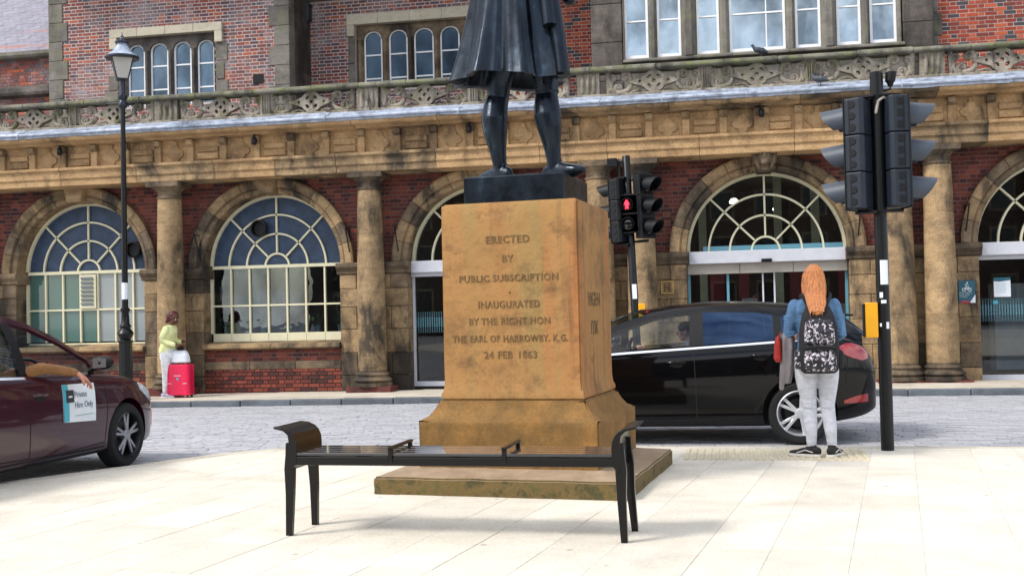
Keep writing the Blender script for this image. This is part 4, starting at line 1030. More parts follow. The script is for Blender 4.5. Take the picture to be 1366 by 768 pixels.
# ------------------------------------------------------------------ pedestal
PX, PY, PH = -1.562+.012, -11.337, R(-6.2)
PD = thing('stone_pedestal', 'iron-stained sandstone pedestal with cut inscription on a mossy square step', 'pedestal', (PX, PY, 0), (0, 0, PH))
def sq(levels, nudge=0.):
    mb = MB(); vs = []
    for (h, z) in levels: vs += [(-h, -h, z), (h, -h, z), (h, h, z), (-h, h, z)]
    n = len(levels); fs = [(3, 2, 1, 0), tuple((n-1)*4+i for i in range(4))]
    for j in range(n-1):
        for i in range(4): fs.append((j*4+i, j*4+(i+1) % 4, (j+1)*4+(i+1) % 4, (j+1)*4+i))
    return mb.add(vs, fs)
def rough_block(levels, amp, cuts=14):     # weathered block: subdivided and slightly displaced
    me = sq(levels).mesh('block'); bm = bmesh.new(); bm.from_mesh(me)
    bmesh.ops.bevel(bm, geom=[e for e in bm.edges if e.calc_length() > .05 and e.is_manifold and e.calc_face_angle(0) > .5], offset=.012, segments=2, affect='EDGES')
    bmesh.ops.subdivide_edges(bm, edges=[e for e in bm.edges if e.calc_length() > .12], cuts=cuts, use_grid_fill=True)
    for v in bm.verts:
        n1 = noise.noise(v.co*5)*amp+noise.noise(v.co*19)*amp*.5
        c = v.co.copy(); c.z = 0
        if c.length > 0: v.co += c.normalized()*n1
        v.co.z += noise.noise(v.co*7+Vector((9, 0, 0)))*amp*.6 if v.co.z > .02 else 0
    bm.to_mesh(me); bm.free(); sharp(me, 50); return me
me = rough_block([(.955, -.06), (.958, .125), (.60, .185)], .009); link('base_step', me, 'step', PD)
me = rough_block([(.697, .15), (.697, .505), (.690, .52), (.64, .545), (.60, .60), (.578, .645), (.570, .66)], .003, 8); link('plinth_moulding', me, 'ped2', PD)
me = rough_block([(.557, .662), (.560, .70), (.548, .735), (.541, .80), (.541, 2.13), (.530, 2.158)], .0022, 8); link('die', me, 'ped', PD)
def words(nm, txt, sz, mat, parent, loc, rotz=0., sx=1., depth=.004, off=.0012, spacing=1.1, align='CENTER'):
    W_ = lambda t: (lambda me: max(v.co.x for v in me.vertices)-min(v.co.x for v in me.vertices))(text_mesh(t, sz, depth, 'LEFT', spacing, off))
    ws = txt.split(' '); tot = W_(txt)*sx; done = []
    for w_ in ws:
        done.append(w_); x = (W_(' '.join(done))-W_(w_))*sx-(tot/2 if align == 'CENTER' else 0)
        me = text_mesh(w_, sz, depth, 'LEFT', spacing, off); me.transform(Matrix.Scale(sx, 4, (1, 0, 0)))
        link(nm, me, mat, parent, (loc[0]+x*cos(rotz), loc[1]+x*sin(rotz), loc[2]), (0, 0, rotz))
lines = [('ERECTED', .078, 1.845, 1.), ('BY', .076, 1.70, 1.), ('PUBLIC SUBSCRIPTION', .074, 1.555, .96), ('INAUGURATED', .076, 1.355, .86), ('BY THE RIGHT HON', .073, 1.23, .9), ('THE EARL OF HARROWBY. K.G.', .070, 1.10, .84), ('24 FEB 1863', .077, .975, .95)]
for t, sz, z, sx_ in lines: words('cut_inscription', t, sz, 'letter', PD, (-.012, -.5425, z), 0, sx_)
mk('centre_dot', MB().prism(circ(-.0, 1.50-.03, .007, 8), -.546, -.542), 'letter', PD)
for t, z in (('VIGEN', 1.36), ('ITIK', 1.14)):
    me = text_mesh(t, .145, .004, off=.004); link('cut_inscription', me, 'letter', PD, (.5425, -.07, z), (0, 0, pi/2))
# ------------------------------------------------------------------ bronze statue
SB = thing('bronze_statue', 'dark bronze statue in a pleated knee-length coat standing on the stone pedestal', 'statue', (PX, PY, 2.165), (0, 0, PH+R(0)))
mk('bronze_plinth', sq([(.40, -.005), (.40, .205), (.392, .213)]), 'bronze', SB, bevel=.012, seg=2)
z0 = .213
lg = MB()
# legs seen from behind: left and right stand apart, toes turned out
LL = [(-.225, .02, z0+.07), (-.23, .015, z0+.13), (-.24, .0, z0+.25), (-.255, -.01, z0+.40), (-.26, -.01, z0+.50), (-.255, .01, z0+.60), (-.24, .03, z0+.68), (-.23, .03, z0+.78), (-.15, .02, z0+1.05)]
LR = [(.235, .02, z0+.07), (.225, .01, z0+.13), (.215, .0, z0+.25), (.20, -.01, z0+.40), (.185, -.01, z0+.50), (.175, .01, z0+.60), (.17, .03, z0+.68), (.17, .03, z0+.78), (.14, .02, z0+1.05)]
rad = [.058, .056, .068, .098, .110, .100, .090, .098, .13]
lg.tube(LL, rad, 18, 'round'); lg.tube(LR, rad, 18, 'round')
for P_, t_ in ((LL, R(150)), (LR, R(-20))):
    a = Vector((P_[0][0], P_[0][1], z0+.05)); d = Vector((cos(t_), sin(t_), 0))
    lg.tube([a-d*.07, a-d*.02, a+d*.06, a+d*.14, a+d*.21, a+d*.25], [(.048, .07), (.058, .085), (.06, .078), (.066, .062), (.058, .044), (.036, .03)], 14, 'round')
    lg.tube([a+Vector((0, 0, .02)), a+Vector((0, 0, .075))], [.058, .06], 14, 'round')
    lg.ell(a+d*.07+Vector((0, 0, .045)), (.03, .03, .02))
for k in range(5): lg.tube([(.17+.09*cos(t/8*2*pi), .03+.09*sin(t/8*2*pi), z0+.70+k*.022+.006*sin(t+k)) for t in range(9)], .013, 6)
fused('legs', lg, 'bronze', SB, .009, 2)
# pleated coat skirt (open bell), torso, arms, head
def skirt():
    mb = MB(); n = 144; zs = [.74, .735, .78, .86, .96, 1.06, 1.16, 1.26, 1.36, 1.48, 1.60]
    vs = []; fs = []
    for j, z in enumerate(zs):
        t = max(0, (z-.74)/.86); rx = lerp(.50, .30, t**.8); ry = lerp(.33, .19, t**.8)
        if j == 0: rx -= .035; ry -= .035
        for i in range(n):
            a = 2*pi*i/n; fold = 0
            for (pa, w_, amp) in ((-1.57, .10, -.055), (-1.95, .09, .03), (-1.2, .08, .028), (-2.35, .1, -.035), (-2.6, .09, .03), (-.85, .12, -.045), (-.55, .1, .035), (-2.95, .1, -.03), (-.2, .12, -.04), (.4, .2, -.04), (1.2, .2, .03), (1.9, .2, -.04), (2.6, .2, -.03), (-1.75, .06, -.02), (-1.02, .05, .02)):
                dd = (a-pa+pi) % (2*pi)-pi; fold += amp*math.exp(-(dd/w_)**2)
            fold *= (1-t*.85); q = 1+fold*3.6
            zz = z0+z-.0+(.02*sin(a*3+1)+.03*max(0, cos(a+2.2)))*(1-t)*(1 if j < 6 else .3)
            vs.append((rx*q*cos(a)-.115, ry*q*sin(a)+.01, zz+.06))
    for j in range(len(zs)-1):
        for i in range(n): fs.append((j*n+i, j*n+(i+1) % n, (j+1)*n+(i+1) % n, (j+1)*n+i))
    # inner skin so the skirt has thickness
    o = len(vs)
    for i in range(n): x, y, z = vs[i]; vs.append((x*.90-.008, y*.90, z+.015))
    for i in range(n): x, y, z = vs[i]; vs.append((x*.78, y*.78, z+.30))
    for i in range(n):
        fs.append((o+i, o+(i+1) % n, (i+1) % n, i)); fs.append((o+n+i, o+n+(i+1) % n, o+(i+1) % n, o+i))
    fs.append(tuple(o+n+i for i in range(n))); fs.append(tuple((len(zs)-1)*n+i for i in range(n)))
    return mb.add(vs, fs)
mk('coat_skirt', skirt(), 'bronze', SB, smooth=60, recalc=True)
up = MB(); b0 = z0+1.5
up.loft([(0, .01, b0, .27, .19), (0, .01, b0+.12, .24, .17), (0, .0, b0+.30, .26, .18), (0, 0, b0+.45, .28, .17), (0, 0, b0+.55, .24, .14), (0, 0, b0+.60, .12, .11)], 24, 2.3)
up.tube([(0, 0, b0+.55), (0, .03, b0+.74)], .075, 14, 'round'); up.ell((0, .05, b0+.84), (.10, .125, .145)); up.ell((0, .17, b0+.82), (.018, .03, .025)); up.ell((0, .10, b0+.77), (.07, .08, .07))
up.tube([(-.25, 0, b0+.48), (-.36, .0, b0+.2), (-.28, .25, b0+.06)], [.085, .075, .06], 14, 'round')
up.tube([(.25, 0, b0+.48), (.35, -.02, b0+.18), (.33, .18, b0-.02)], [.085, .075, .06], 14, 'round')
up.ell((.33, .25, b0-.03), (.045, .08, .03)); up.ell((-.26, .32, b0+.06), (.04, .07, .04))
up.tube([(0, .24, b0+.1), (-.2, .34, b0+.12)], .05, 10, 'round')
fused('coat_and_head', up, 'bronze', SB, .014, 3)
# the coat sleeve cuff and pocket flap hanging at the right side
cf = MB(); cf.tube([(.19, -.15, z0+1.75), (.235, -.17, z0+1.45), (.27, -.20, z0+1.17)], [(.05, .045), (.055, .05), (.062, .055)], 14); cf.tube([(.22, -.10, z0+1.7), (.29, -.12, z0+1.3), (.335, -.14, z0+1.0), (.36, -.16, z0+.79)], [(.06, .05), (.065, .055), (.07, .055), (.078, .055)], 16, up=(1, 0, 0))
mk('cuff_fold', cf, 'bronze', SB, smooth=50)

# ------------------------------------------------------------------ bench
BN = thing('black_bench', 'glossy black bench with scrolled ends and two seat dividers in front of the pedestal', 'bench', (-1.615, -13.58, 0), (0, 0, R(-1.6)))
BL2 = 1.03; D2 = .20; ZS = .50
def bx(name, a, mat='bench', bev=.006): return mk(name, MB().box(*a), mat, BN, bevel=bev, seg=2)
bx('front_rail', (-BL2+.03, BL2-.03, -D2, -D2+.045, ZS-.075, ZS-.022)); bx('rear_rail', (-BL2+.03, BL2-.03, D2-.045, D2, ZS-.075, ZS-.022))
for k in range(3): bx('cross_rail', (-.62+k*.6, -.57+k*.6, -D2+.05, D2-.05, ZS-.07, ZS-.03))
wd = (2*D2-.004)/4
for k in range(4): bx('seat_slat', (-BL2+.06, BL2-.06, -D2+k*wd+.002, -D2+(k+1)*wd-.008, ZS-.018, ZS), 'bench_top', .005)
for x in (-.36, .33):
    dv = MB(); dv.box(x-.012, x+.012, -D2-.012, -D2+.03, ZS-.055, ZS+.022); dv.box(x-.014, x+.014, -D2-.012, D2+.01, ZS+.022, ZS+.038); dv.box(x-.012, x+.012, D2-.03, D2, ZS-.02, ZS+.021)
    mk('seat_divider', dv, 'bench', BN, bevel=.004)
def endplate(s):
    out = [(.0, ZS-.03), (.0, ZS+.03), (.004, ZS+.07), (.02, ZS+.105), (.045, ZS+.13), (.085, ZS+.148), (.145, ZS+.155)]
    inn = [(.145, ZS+.143), (.085, ZS+.130), (.055, ZS+.105), (.048, ZS+.06), (.046, ZS-.03), (.046, ZS-.10), (.03, ZS-.105), (.0, ZS-.06)]
    P = [(s*(BL2-.075+x), z) for x, z in out+inn]
    mk('scrolled_end', MB().prism(P, -D2-.005, D2+.005), 'bench', BN, smooth=35, recalc=True, bevel=.003)
for s in (-1, 1):
    endplate(s)
    for yy, tp in ((-D2+.02, -1), (D2-.035, 1)):
        xc = s*(BL2-.025)
        lgb = MB(); prof = [(ZS+.06, .020), (ZS-.02, .024), (ZS-.075, .030), (ZS-.1, .032), (.25, .026), (0, .019)]
        vs = []; fs = []
        for k, (z, h) in enumerate(prof):
            cx = xc+(s*.01 if z < .2 else 0) + (.022*(1-z/.5) if (tp > 0 and z < .5) else 0); cy = yy+(tp*.0)
            for (i, j) in ((-1, -1), (1, -1), (1, 1), (-1, 1)): vs.append((cx+i*h, cy+j*.02, z))
        for k in range(len(prof)-1):
            for i in range(4): fs.append((k*4+i, (k+1)*4+i, (k+1)*4+(i+1) % 4, k*4+(i+1) % 4))
        fs += [(0, 1, 2, 3), tuple(len(vs)-4+i for i in (3, 2, 1, 0))]
        lgb.add(vs, fs); mk('leg', lgb, 'bench', BN, bevel=.005, seg=2, recalc=True)

# ------------------------------------------------------------------ street lamp
LPX, LPY = -10.71, -1.62
LP = thing('street_lamp', 'tall black Victorian street lamp with a glazed lantern on the far pavement', 'lamp post', (LPX, LPY, pz(LPX)-.01), (0, R(.15), 0))
mk('pedestal_base', MB().lathe([(.20, 0), (.20, .08), (.165, .11), (.165, .28), (.14, .32), (.125, .36), (.118, 1.05), (.135, 1.07), (.135, 1.10)], 8, ph=pi/8), 'black_iron', LP, bevel=.006)
mk('ring_moulding', MB().lathe([(.09, 1.10), (.10, 1.14), (.13, 1.18), (.145, 1.22), (.13, 1.26), (.10, 1.29), (.085, 1.31), (.10, 1.34), (.10, 1.37), (.075, 1.40), (.07, 1.50), (.062, 1.60), (.085, 1.64), (.085, 1.67), (.06, 1.69)], 24), 'black_iron', LP, smooth=40)
mk('column_shaft', MB().lathe([(.056, 1.69), (.050, 3.4), (.042, 5.2), (.040, 5.36)], 16), 'black_iron', LP, smooth=40)
mk('sticker', MB().lathe([(.0570, 1.84), (.0562, 2.14)], 16, caps=False), 'white', LP, smooth=40)
mk('collar', MB().lathe([(.046, 5.30), (.075, 5.33), (.085, 5.37), (.07, 5.42), (.06, 5.45), (.085, 5.49), (.085, 5.54), (.05, 5.57), (.04, 5.64), (.05, 5.72), (.04, 5.78), (.055, 5.82)], 20), 'navy_iron', LP, smooth=40)
lb = MB(); lb.tube([(-.31, 0, 5.405), (.31, 0, 5.405)], .016, 10, 'round'); lb.ell((-.32, 0, 5.405), (.024, .024, .024)); lb.ell((.32, 0, 5.405), (.024, .024, .024)); mk('ladder_bar', lb, 'black_iron', LP, smooth=40)
ln = holder('lantern', LP, (0, 0, 5.82), (0, 0, R(32)))
r0, r1, h = .115, .20, .36
mk('lantern_tray', MB().lathe([(.14, 0), (.15, .012), (.14, .03)], 4, ph=pi/4), 'navy_iron', ln)
mk('lantern_rim', MB().lathe([(.285, .385), (.30, .40), (.30, .43), (.27, .44)], 24), 'navy_iron', ln, smooth=40)
for k in range(4):
    a, b = pi/4+k*pi/2, pi/4+(k+1)*pi/2; q0, q1 = r0*1.2, r1*1.3
    P = [Vector((q0*cos(a), q0*sin(a), .03)), Vector((q0*cos(b), q0*sin(b), .03)), Vector((q1*cos(b), q1*sin(b), .39)), Vector((q1*cos(a), q1*sin(a), .39))]
    mk('lantern_pane', MB().add([*P], [(0, 1, 2, 3)]), 'lantern_glass', ln); mk('lantern_bar', MB().tube([P[0], P[3]], .011, 8), 'navy_iron', ln)
mk('lantern_hood', MB().lathe([(.285, .43), (.25, .47), (.19, .50), (.15, .56), (.115, .61), (.09, .64), (.085, .67), (.11, .685), (.11, .70), (.05, .73), (.03, .76), (.035, .79), (.012, .83), (.004, .87)], 24), 'lead', ln, smooth=40)
mk('vent_cap', MB().lathe([(.112, .672), (.125, .685), (.125, .705), (.055, .735), (.03, .765), (.036, .79), (.013, .83), (.004, .88)], 20), 'navy_iron', ln, smooth=40)

# ------------------------------------------------------------------ traffic signals
def visor(mb, cx, cz, y0, ln_top, r, cut=.25):
    # open-bottomed cowl, longer at the top, facing +y
    n = 20; vs = []; fs = []
    for i in range(n+1):
        a = R(-58)+R(296)*i/n if False else R(-50)+R(280)*i/n
        s_ = (sin(a)+1)/2; l_ = lerp(cut, 1, s_**.8)*ln_top
        for (rr_, yy) in ((r, y0), (r*.97, y0+l_), (r*.91, y0+l_), (r*.94, y0)): vs.append((cx+rr_*cos(a), yy-(0), cz+rr_*sin(a)+(-.018*(yy-y0)/ln_top)))
    for i in range(n):
        for k in range(4): fs.append((i*4+k, i*4+(k+1) % 4, (i+1)*4+(k+1) % 4, (i+1)*4+k))
    fs += [(0, 1, 2, 3), (n*4+3, n*4+2, n*4+1, n*4)]
    return mb.add(vs, fs)
def dshape(cx, cz, r):
    return [(cx-r*.9, cz-r)]+[(cx-r*.1+r*cos(a), cz+r*sin(a)) for a in [R(-90+15*i) for i in range(13)]]+[(cx-r*.9, cz+r)]
def signal_head(parent, loc, rz_, n=3, mat='signal', dface='side', dface2=None, man=False, lit=None):
    h = holder('signal_head', parent, loc, (0, 0, rz_)); W2, DP, HM = (.15, .18, .335) if not man else (.165, .16, .30)
    for k in range(n):
        z = -HM*k
        pl = [(-W2+.035, -DP), (W2-.035, -DP), (W2, -DP+.03), (W2, -.0), (-W2, 0), (-W2, -DP+.03)]
        mk('lamp_module', MB().flat(pl, z-HM+.004, z-.004), mat, h, bevel=.010, seg=2, recalc=True)
        for q in range(3):
            zz = z-.062-q*.104
            for fc in (dface, dface2):
                if not fc: continue
                pts = dshape(0, 0, .033)
                m = MB().prism(pts, -.007, .006)  # raised dark plate; the shade of a recess is put into its colour
                if fc == 'back': mk('moulded_recess', m, 'signal_bk', h, (-.02, -DP, zz), bevel=.003)
                elif fc == 'right': mk('moulded_recess', m, 'signal_bk', h, (W2, -DP*.47, zz), (0, 0, pi/2), bevel=.003)
                elif fc == 'left': mk('moulded_recess', m, 'signal_bk', h, (-W2, -DP*.47, zz), (0, 0, -pi/2), bevel=.003)
        if mat == 'signal' : mk('module_rib', MB().box(-W2-.004, W2+.004, -.06, -.052, z-HM+.02, z-.02), 'signal_bk', h)
        cz = z-HM/2; rr_ = .118 if not man else .105
        mk('visor', visor(MB(), 0, cz, 0, .27 if not man else .10, rr_, .34 if not man else .55), 'visor' if mat == 'signal' else 'signal_bk', h, smooth=40, recalc=True)
        lens = MB(); lens.lathe([(.10, .004), (.09, .012), (.05, .02), (.005, .022)], 20, (0, 0, cz), 'y')
        mk('lens', lens, ('red_dim' if (man and k == 0) else 'lens_off'), h, smooth=50)
        if man and k == 0:
            f_ = [(-.014, .062), (.014, .062), (.02, .05), (.014, .036), (.03, .030), (.036, -.012), (.026, -.014), (.022, .01), (.02, -.02), (.024, -.072), (.006, -.072), (.0, -.03), (-.006, -.072), (-.024, -.072), (-.02, -.02), (-.022, .01), (-.026, -.014), (-.036, -.012), (-.03, .030), (-.014, .036), (-.02, .05)]
            mk('red_figure', MB().prism([(x, zz+cz) for x, zz in f_], .022, .028), 'red_on', h, recalc=True)
    mk('backing_plate', MB().box(-W2-.012, W2+.012, -.012, .0, -HM*n-.01, .01), 'signal_bk', h, bevel=.004)
    for z in (.02, -HM*n-.03): mk('mounting_bracket', MB().box(-.035, .035, -DP-.06, -.04, z-.012, z+.012), 'signal_bk', h, bevel=.003)
    return h
TX, TY = 1.392, -9.53
T1 = thing('traffic_signal', 'near black signal pole with two grey three-lamp heads and a yellow button box', 'traffic light', (TX, TY, 0))
mk('pole', MB().lathe([(.058, -.1), (.058, 3.435), (.05, 3.442)], 24), 'black_iron', T1, smooth=40)
signal_head(T1, (-.245, .02, 3.19), R(62), dface='left')
signal_head(T1, (.235, .0, 3.20), R(-80), dface='right')
for x0, x1, z in ((-.2, -.05, 3.20), (.05, .2, 3.20), (-.2, -.05, 2.17), (.05, .2, 2.17)): mk('arm', MB().tube([(x0, 0, z), (x1, 0, z)], .017, 8), 'signal_bk', T1, smooth=40)
cb = MB(); cb.tube([(.10, -.02, 3.17), (.05, -.05, 3.20), (.0, -.07, 3.16), (-.02, -.065, 3.06)], .014, 8, 'round'); mk('cable', cb, 'beige_metal', T1, smooth=40)
sb = MB(); sb.loft([(.12, 0, 3.30, .02, .02), (.12, 0, 3.33, .03, .03), (.12, 0, 3.35, .045, .05), (.13, 0, 3.43, .05, .055), (.13, 0, 3.44, .03, .03)], 12); sb.tube([(.0, 0, 3.25), (.12, 0, 3.28), (.12, 0, 3.34)], .012, 8); mk('detector', sb, 'signal_bk', T1, smooth=40)
mk('push_button_box', MB().box(-.165, -.055, -.06, .06, 1.02, 1.34), 'yellow', T1, bevel=.008, seg=2); mk('box_side', MB().box(-.18, -.166, -.055, .055, 1.03, 1.33), 'signal_bk', T1, bevel=.004)
st_ = [(1.50, 1.72, -2.0, -.7), (1.76, 1.80, .6, 1.4), (1.38, 1.43, -2.2, -1.7), (1.33, 1.36, -2.0, -1.2), (1.10, 1.16, -1.3, -.8), (1.12, 1.15, -2.3, -2.0)]
for z0_, z1_, a0, a1 in st_:
    m = MB(); m.flat([(.0592*cos(a0+(a1-a0)*i/4), .0592*sin(a0+(a1-a0)*i/4)) for i in range(5)]+[(.056*cos(a1), .056*sin(a1)), (.056*cos(a0), .056*sin(a0))], z0_, z1_); mk('small_sticker', m, 'white', T1, recalc=True)
x2, y2 = -1.41, -2.45
T2 = thing('traffic_signal', 'far leaning black signal with a lit red man, behind the black car', 'traffic light', (x2+.02, y2, pz(x2)), (0, R(-1.9), 0))
mk('pole', MB().lathe([(.062, -.1), (.062, 3.78), (.055, 3.79)], 20), 'black_iron', T2, smooth=40)
signal_head(T2, (-.24, 0, 3.42), R(66), mat='signal_bk', dface='left')
signal_head(T2, (.30, -.05, 3.47), R(-128), mat='signal_bk', dface=None)
signal_head(T2, (-.02, -.13, 3.16), R(180), n=2, mat='signal_bk', dface=None, man=True)
mk('camera_arm', MB().box(-.30, -.02, -.03, .03, 3.66, 3.72), 'signal_bk', T2, bevel=.006); mk('detector', MB().box(-.30, -.14, -.09, .06, 3.62, 3.76), 'signal_bk', T2, bevel=.01)
mk('detector_stem', MB().box(-.14, -.10, -.03, .03, 3.45, 3.66), 'signal_bk', T2)
for x0, x1, z in ((-.22, -.05, 3.38), (.05, .28, 3.40), (-.22, -.05, 2.40), (.05, .28, 2.42)): mk('arm', MB().tube([(x0, 0, z), (x1, 0, z)], .02, 8), 'signal_bk', T2)
mk('push_button_box', MB().box(.06, .17, -.06, .06, 1.10, 1.44), 'yellow', T2, bevel=.008)
mk('paper_sticker', MB().box(-.02, .05, -.068, -.06, 1.52, 1.75), 'white', T2)

# ------------------------------------------------------------------ cars
def wheel(parent, loc, side, r=.325, w_=.21, spokes=5, mat='alloy', rim_r=.225, twin=True, rot=0., rim_mat=None):
    h = holder('wheel', parent, loc, (0, 0, 0)); s = side
    prof = [(rim_r-.004, -w_/2+.01), (rim_r+.02, -w_/2), (r-.03, -w_/2+.005), (r-.006, -w_/2+.03), (r, -w_/2+.05), (r, w_/2-.05), (r-.006, w_/2-.03), (r-.03, w_/2-.005), (rim_r+.02, w_/2), (rim_r-.004, w_/2-.01), (rim_r-.004, -w_/2+.01)]
    mk('tyre', MB().lathe([(a, b*s) for a, b in prof][::1], 48, (0, 0, 0), 'y', caps=False), 'tyre', h, smooth=35, recalc=True)
    o = w_/2*s; rm = MB()
    rm.lathe([(rim_r+.004, o-.006*s), (rim_r-.006, o+.004*s), (rim_r-.014, o-.012*s), (rim_r-.024, o-.07*s), (rim_r-.05, o-.16*s), (rim_r-.03, o-.17*s), (rim_r, o-.1*s)], 48, (0, 0, 0), 'y', caps=False)
    mk('rim', rm, rim_mat or mat, h, smooth=40, recalc=True)
    sp = MB()
    for k in range(spokes):
        base = rot+2*pi*k/spokes
        for da in ((-.17, .17) if twin else (0,)):
            a = base+da; a2 = base+da*.5
            p0 = Vector((.035*cos(a2), o-.022*s, .035*sin(a2))); p1 = Vector(((rim_r-.012)*cos(a), o-.03*s, (rim_r-.012)*sin(a)))
            d = (p1-p0)/2; t = Vector((-sin(a), 0, cos(a)))
            sp.obox((p0+p1)/2, d, Vector((0, .011, 0)), t*(.014 if rim_mat else .016))
    sp.lathe([(.055, o-.035*s), (.055, o-.012*s), (.04, o-.006*s), (.01, o-.004*s)], 20, (0, 0, 0), 'y')
    mk('spokes', sp, mat, h, smooth=30, recalc=True, bevel=.004)
    bd = MB(); bd.lathe([(.005, o-.08*s), (.15, o-.08*s), (.15, o-.10*s), (.005, o-.10*s)], 24, (0, 0, 0), 'y'); mk('brake_disc', bd, 'alloy_dk', h, recalc=True)
    bk = MB(); bk.lathe([(.005, o-.165*s), (rim_r-.03, o-.165*s), (rim_r-.03, o-.175*s), (.005, o-.175*s)], 24, (0, 0, 0), 'y'); mk('wheel_well_back', bk, 'plastic', h, recalc=True)
    return h
def build_car(name, label, p):
    C = thing(name, label, 'car', *p['place'])
    Lc = p['L']; W = p['W']
    # lower body
    secs = []
    xs_ = p['xs']
    for x in xs_:
        w0 = interp(p['w'], x); zb = interp(p['bot'], x); zt = interp(p['belt'], x); zc = interp(p['centre'], x)
        m = zt-zb
        pts = [(0, zb), (w0*.55, zb), (w0*.93, zb), (w0*.985, zb+m*.10), (w0*.99, zb+m*.28), (w0*1.0, zb+m*.52), (w0*.995, zb+m*.70), (w0*.985, zb+m*.84), (w0*.955, zb+m*.955), (w0*.90, zt), (w0*.60, lerp(zt, zc, .75)), (0, zc)]
        secs.append([(x, y, z) for y, z in pts])
    mb = MB(); vs = []; fs = []; k = len(secs[0]); full = 2*k-2
    for s_ in secs: vs += s_+[(a, -b, c) for a, b, c in s_[1:-1][::-1]]
    for j in range(len(secs)-1):
        for i in range(full): fs.append((j*full+i, j*full+(i+1) % full, (j+1)*full+(i+1) % full, (j+1)*full+i))
    def cap(j): # strip cap of quads
        o = j*full; out = []
        for i in range(k-1):
            a, b = i, i+1; a2, b2 = (full-i) % full, (full-i-1) % full
            q = [o+a, o+b, o+b2, o+a2]; q = [v for n_, v in enumerate(q) if v not in q[:n_]]; out.append(tuple(q))
        return out
    fs += cap(0)+cap(len(secs)-1)
    mb.add(vs, fs); body = mk('body', mb, [p['paint'], 'plastic'], None, recalc=True)
    sd_ = body.modifiers.new('s', 'SUBSURF'); sd_.levels = sd_.render_levels = 3
    cut = MB()
    for ax in (p['ax_f'], p['ax_r']):
        for s_ in (-1, 1): cut.lathe([(p['arch'], s_*(W/2-.26)), (p['arch'], s_*(W/2+.3))], 56, (ax, 0, p['r']+.005), 'y')
    co = mk('cutter', cut, 'plastic', recalc=True)
    bo = body.modifiers.new('b', 'BOOLEAN'); bo.operation = 'DIFFERENCE'; bo.object = co; bo.solver = 'EXACT'; bo.material_mode = 'TRANSFER'
    bake(body, 40); bpy.data.objects.remove(co)
    if len(body.data.materials) < 2: body.data.materials.append(M['plastic'])
    for pl in body.data.polygons:
        c = pl.center; ok = False
        for ax in (p['ax_f'], p['ax_r']):
            d = sqrt((c.x-ax)**2+(c.z-p['r'])**2)
            if d < p['arch']*1.004 and abs(c.y) < W/2-.02+.05 and (abs(pl.normal.y) > .9 and abs(c.y) < W/2-.2 or d > p['arch']*.9 and abs(pl.normal.y) < .3 and abs(c.y) < W/2-.0): ok = True
        pl.material_index = 1 if ok or c.z < p['zsill'] else 0
    bvh = BVHTree.FromPolygons([v.co for v in body.data.vertices], [list(pl.vertices) for pl in body.data.polygons])
    body.parent = C
    def hit(x, z, s_, off=.003):
        q = bvh.ray_cast(Vector((x, s_*3, z)), Vector((0, -s_, 0)))
        return (x, (q[0].y if q[0] else s_*.9)+s_*off, z)
    def hitx(y, z, dr_, off=.003):
        q = bvh.ray_cast(Vector((Lc/2-dr_*6, y, z)), Vector((dr_, 0, 0)))
        return ((q[0].x if q[0] else 0)-dr_*off, y, z)
    def strip(nm, line, wd_, mat, s_, off=.002, sub=8, parent=None):
        m = MB(); P = []
        for (a, b) in zip(line, line[1:]):
            for i in range(sub): P.append((lerp(a[0], b[0], i/sub), lerp(a[1], b[1], i/sub)))
        P.append(line[-1]); v = []; f_ = []
        for i, q in enumerate(P):
            a = P[max(0, i-1)]; b = P[min(len(P)-1, i+1)]; d = Vector((b[0]-a[0], b[1]-a[1])).normalized(); n_ = Vector((-d.y, d.x))*wd_/2
            for sg in (-1, 1): v.append(hit(q[0]+n_.x*sg, q[1]+n_.y*sg, s_, off))
        for i in range(len(P)-1): f_.append((2*i, 2*i+1, 2*i+3, 2*i+2))
        m.add(v, f_); return mk(nm, m, mat, parent or C, smooth=60)
    def patch(nm, cols, mat, s_, off=.004, nv=6, sub=4, parent=None, label=None):
        m = MB(); v = []; f_ = []; cc = []
        for a, b in zip(cols, cols[1:]):
            for i in range(sub): cc.append(tuple(lerp(a[k_], b[k_], i/sub) for k_ in range(3)))
        cc.append(cols[-1])
        for (x, z0_, z1_) in cc:
            for j in range(nv+1): v.append(hit(x, lerp(z0_, z1_, j/nv), s_, off))
        for i in range(len(cc)-1):
            for j in range(nv): f_.append((i*(nv+1)+j, i*(nv+1)+j+1, (i+1)*(nv+1)+j+1, (i+1)*(nv+1)+j))
        m.add(v, f_); o = mk(nm, m, mat, parent or C, smooth=60, label=label)
        sl_ = o.modifiers.new('s', 'SOLIDIFY'); sl_.thickness = .006; sl_.offset = 0; return o
    # greenhouse: stations x; side columns between belt and rail
    G = p['gx']; kinds = p['gkind']; top = MB(); glass = {}; 
    def g_(x):
        t = interp(p['zr'], x); zb = interp(p['belt'], x)-.012; yb = interp(p['gyb'], x); yr = interp(p['gyr'], x)
        zw = max(zb+.004, t-interp(p['hdr'], x)); f_ = (zw-zb)/max(.001, (t+.02-zb)); yw = lerp(yb, yr, min(1, f_)**1.1)
        zc_ = t+interp(p['crown'], x); bl = interp(p['bulge'], x)
        return dict(zb=zb, yb=yb, zw=zw, yw=yw+.004, zr=t, yr=yr, zc=zc_, bl=bl)
    XS = []
    for a, b in zip(G, G[1:]):
        n_ = max(1, round((b-a)/.09))
        for i in range(n_): XS.append((a+(b-a)*i/n_, G.index(a)))
    XS.append((G[-1], len(G)-2)); ring_ = []
    NR = 6; NS = 4
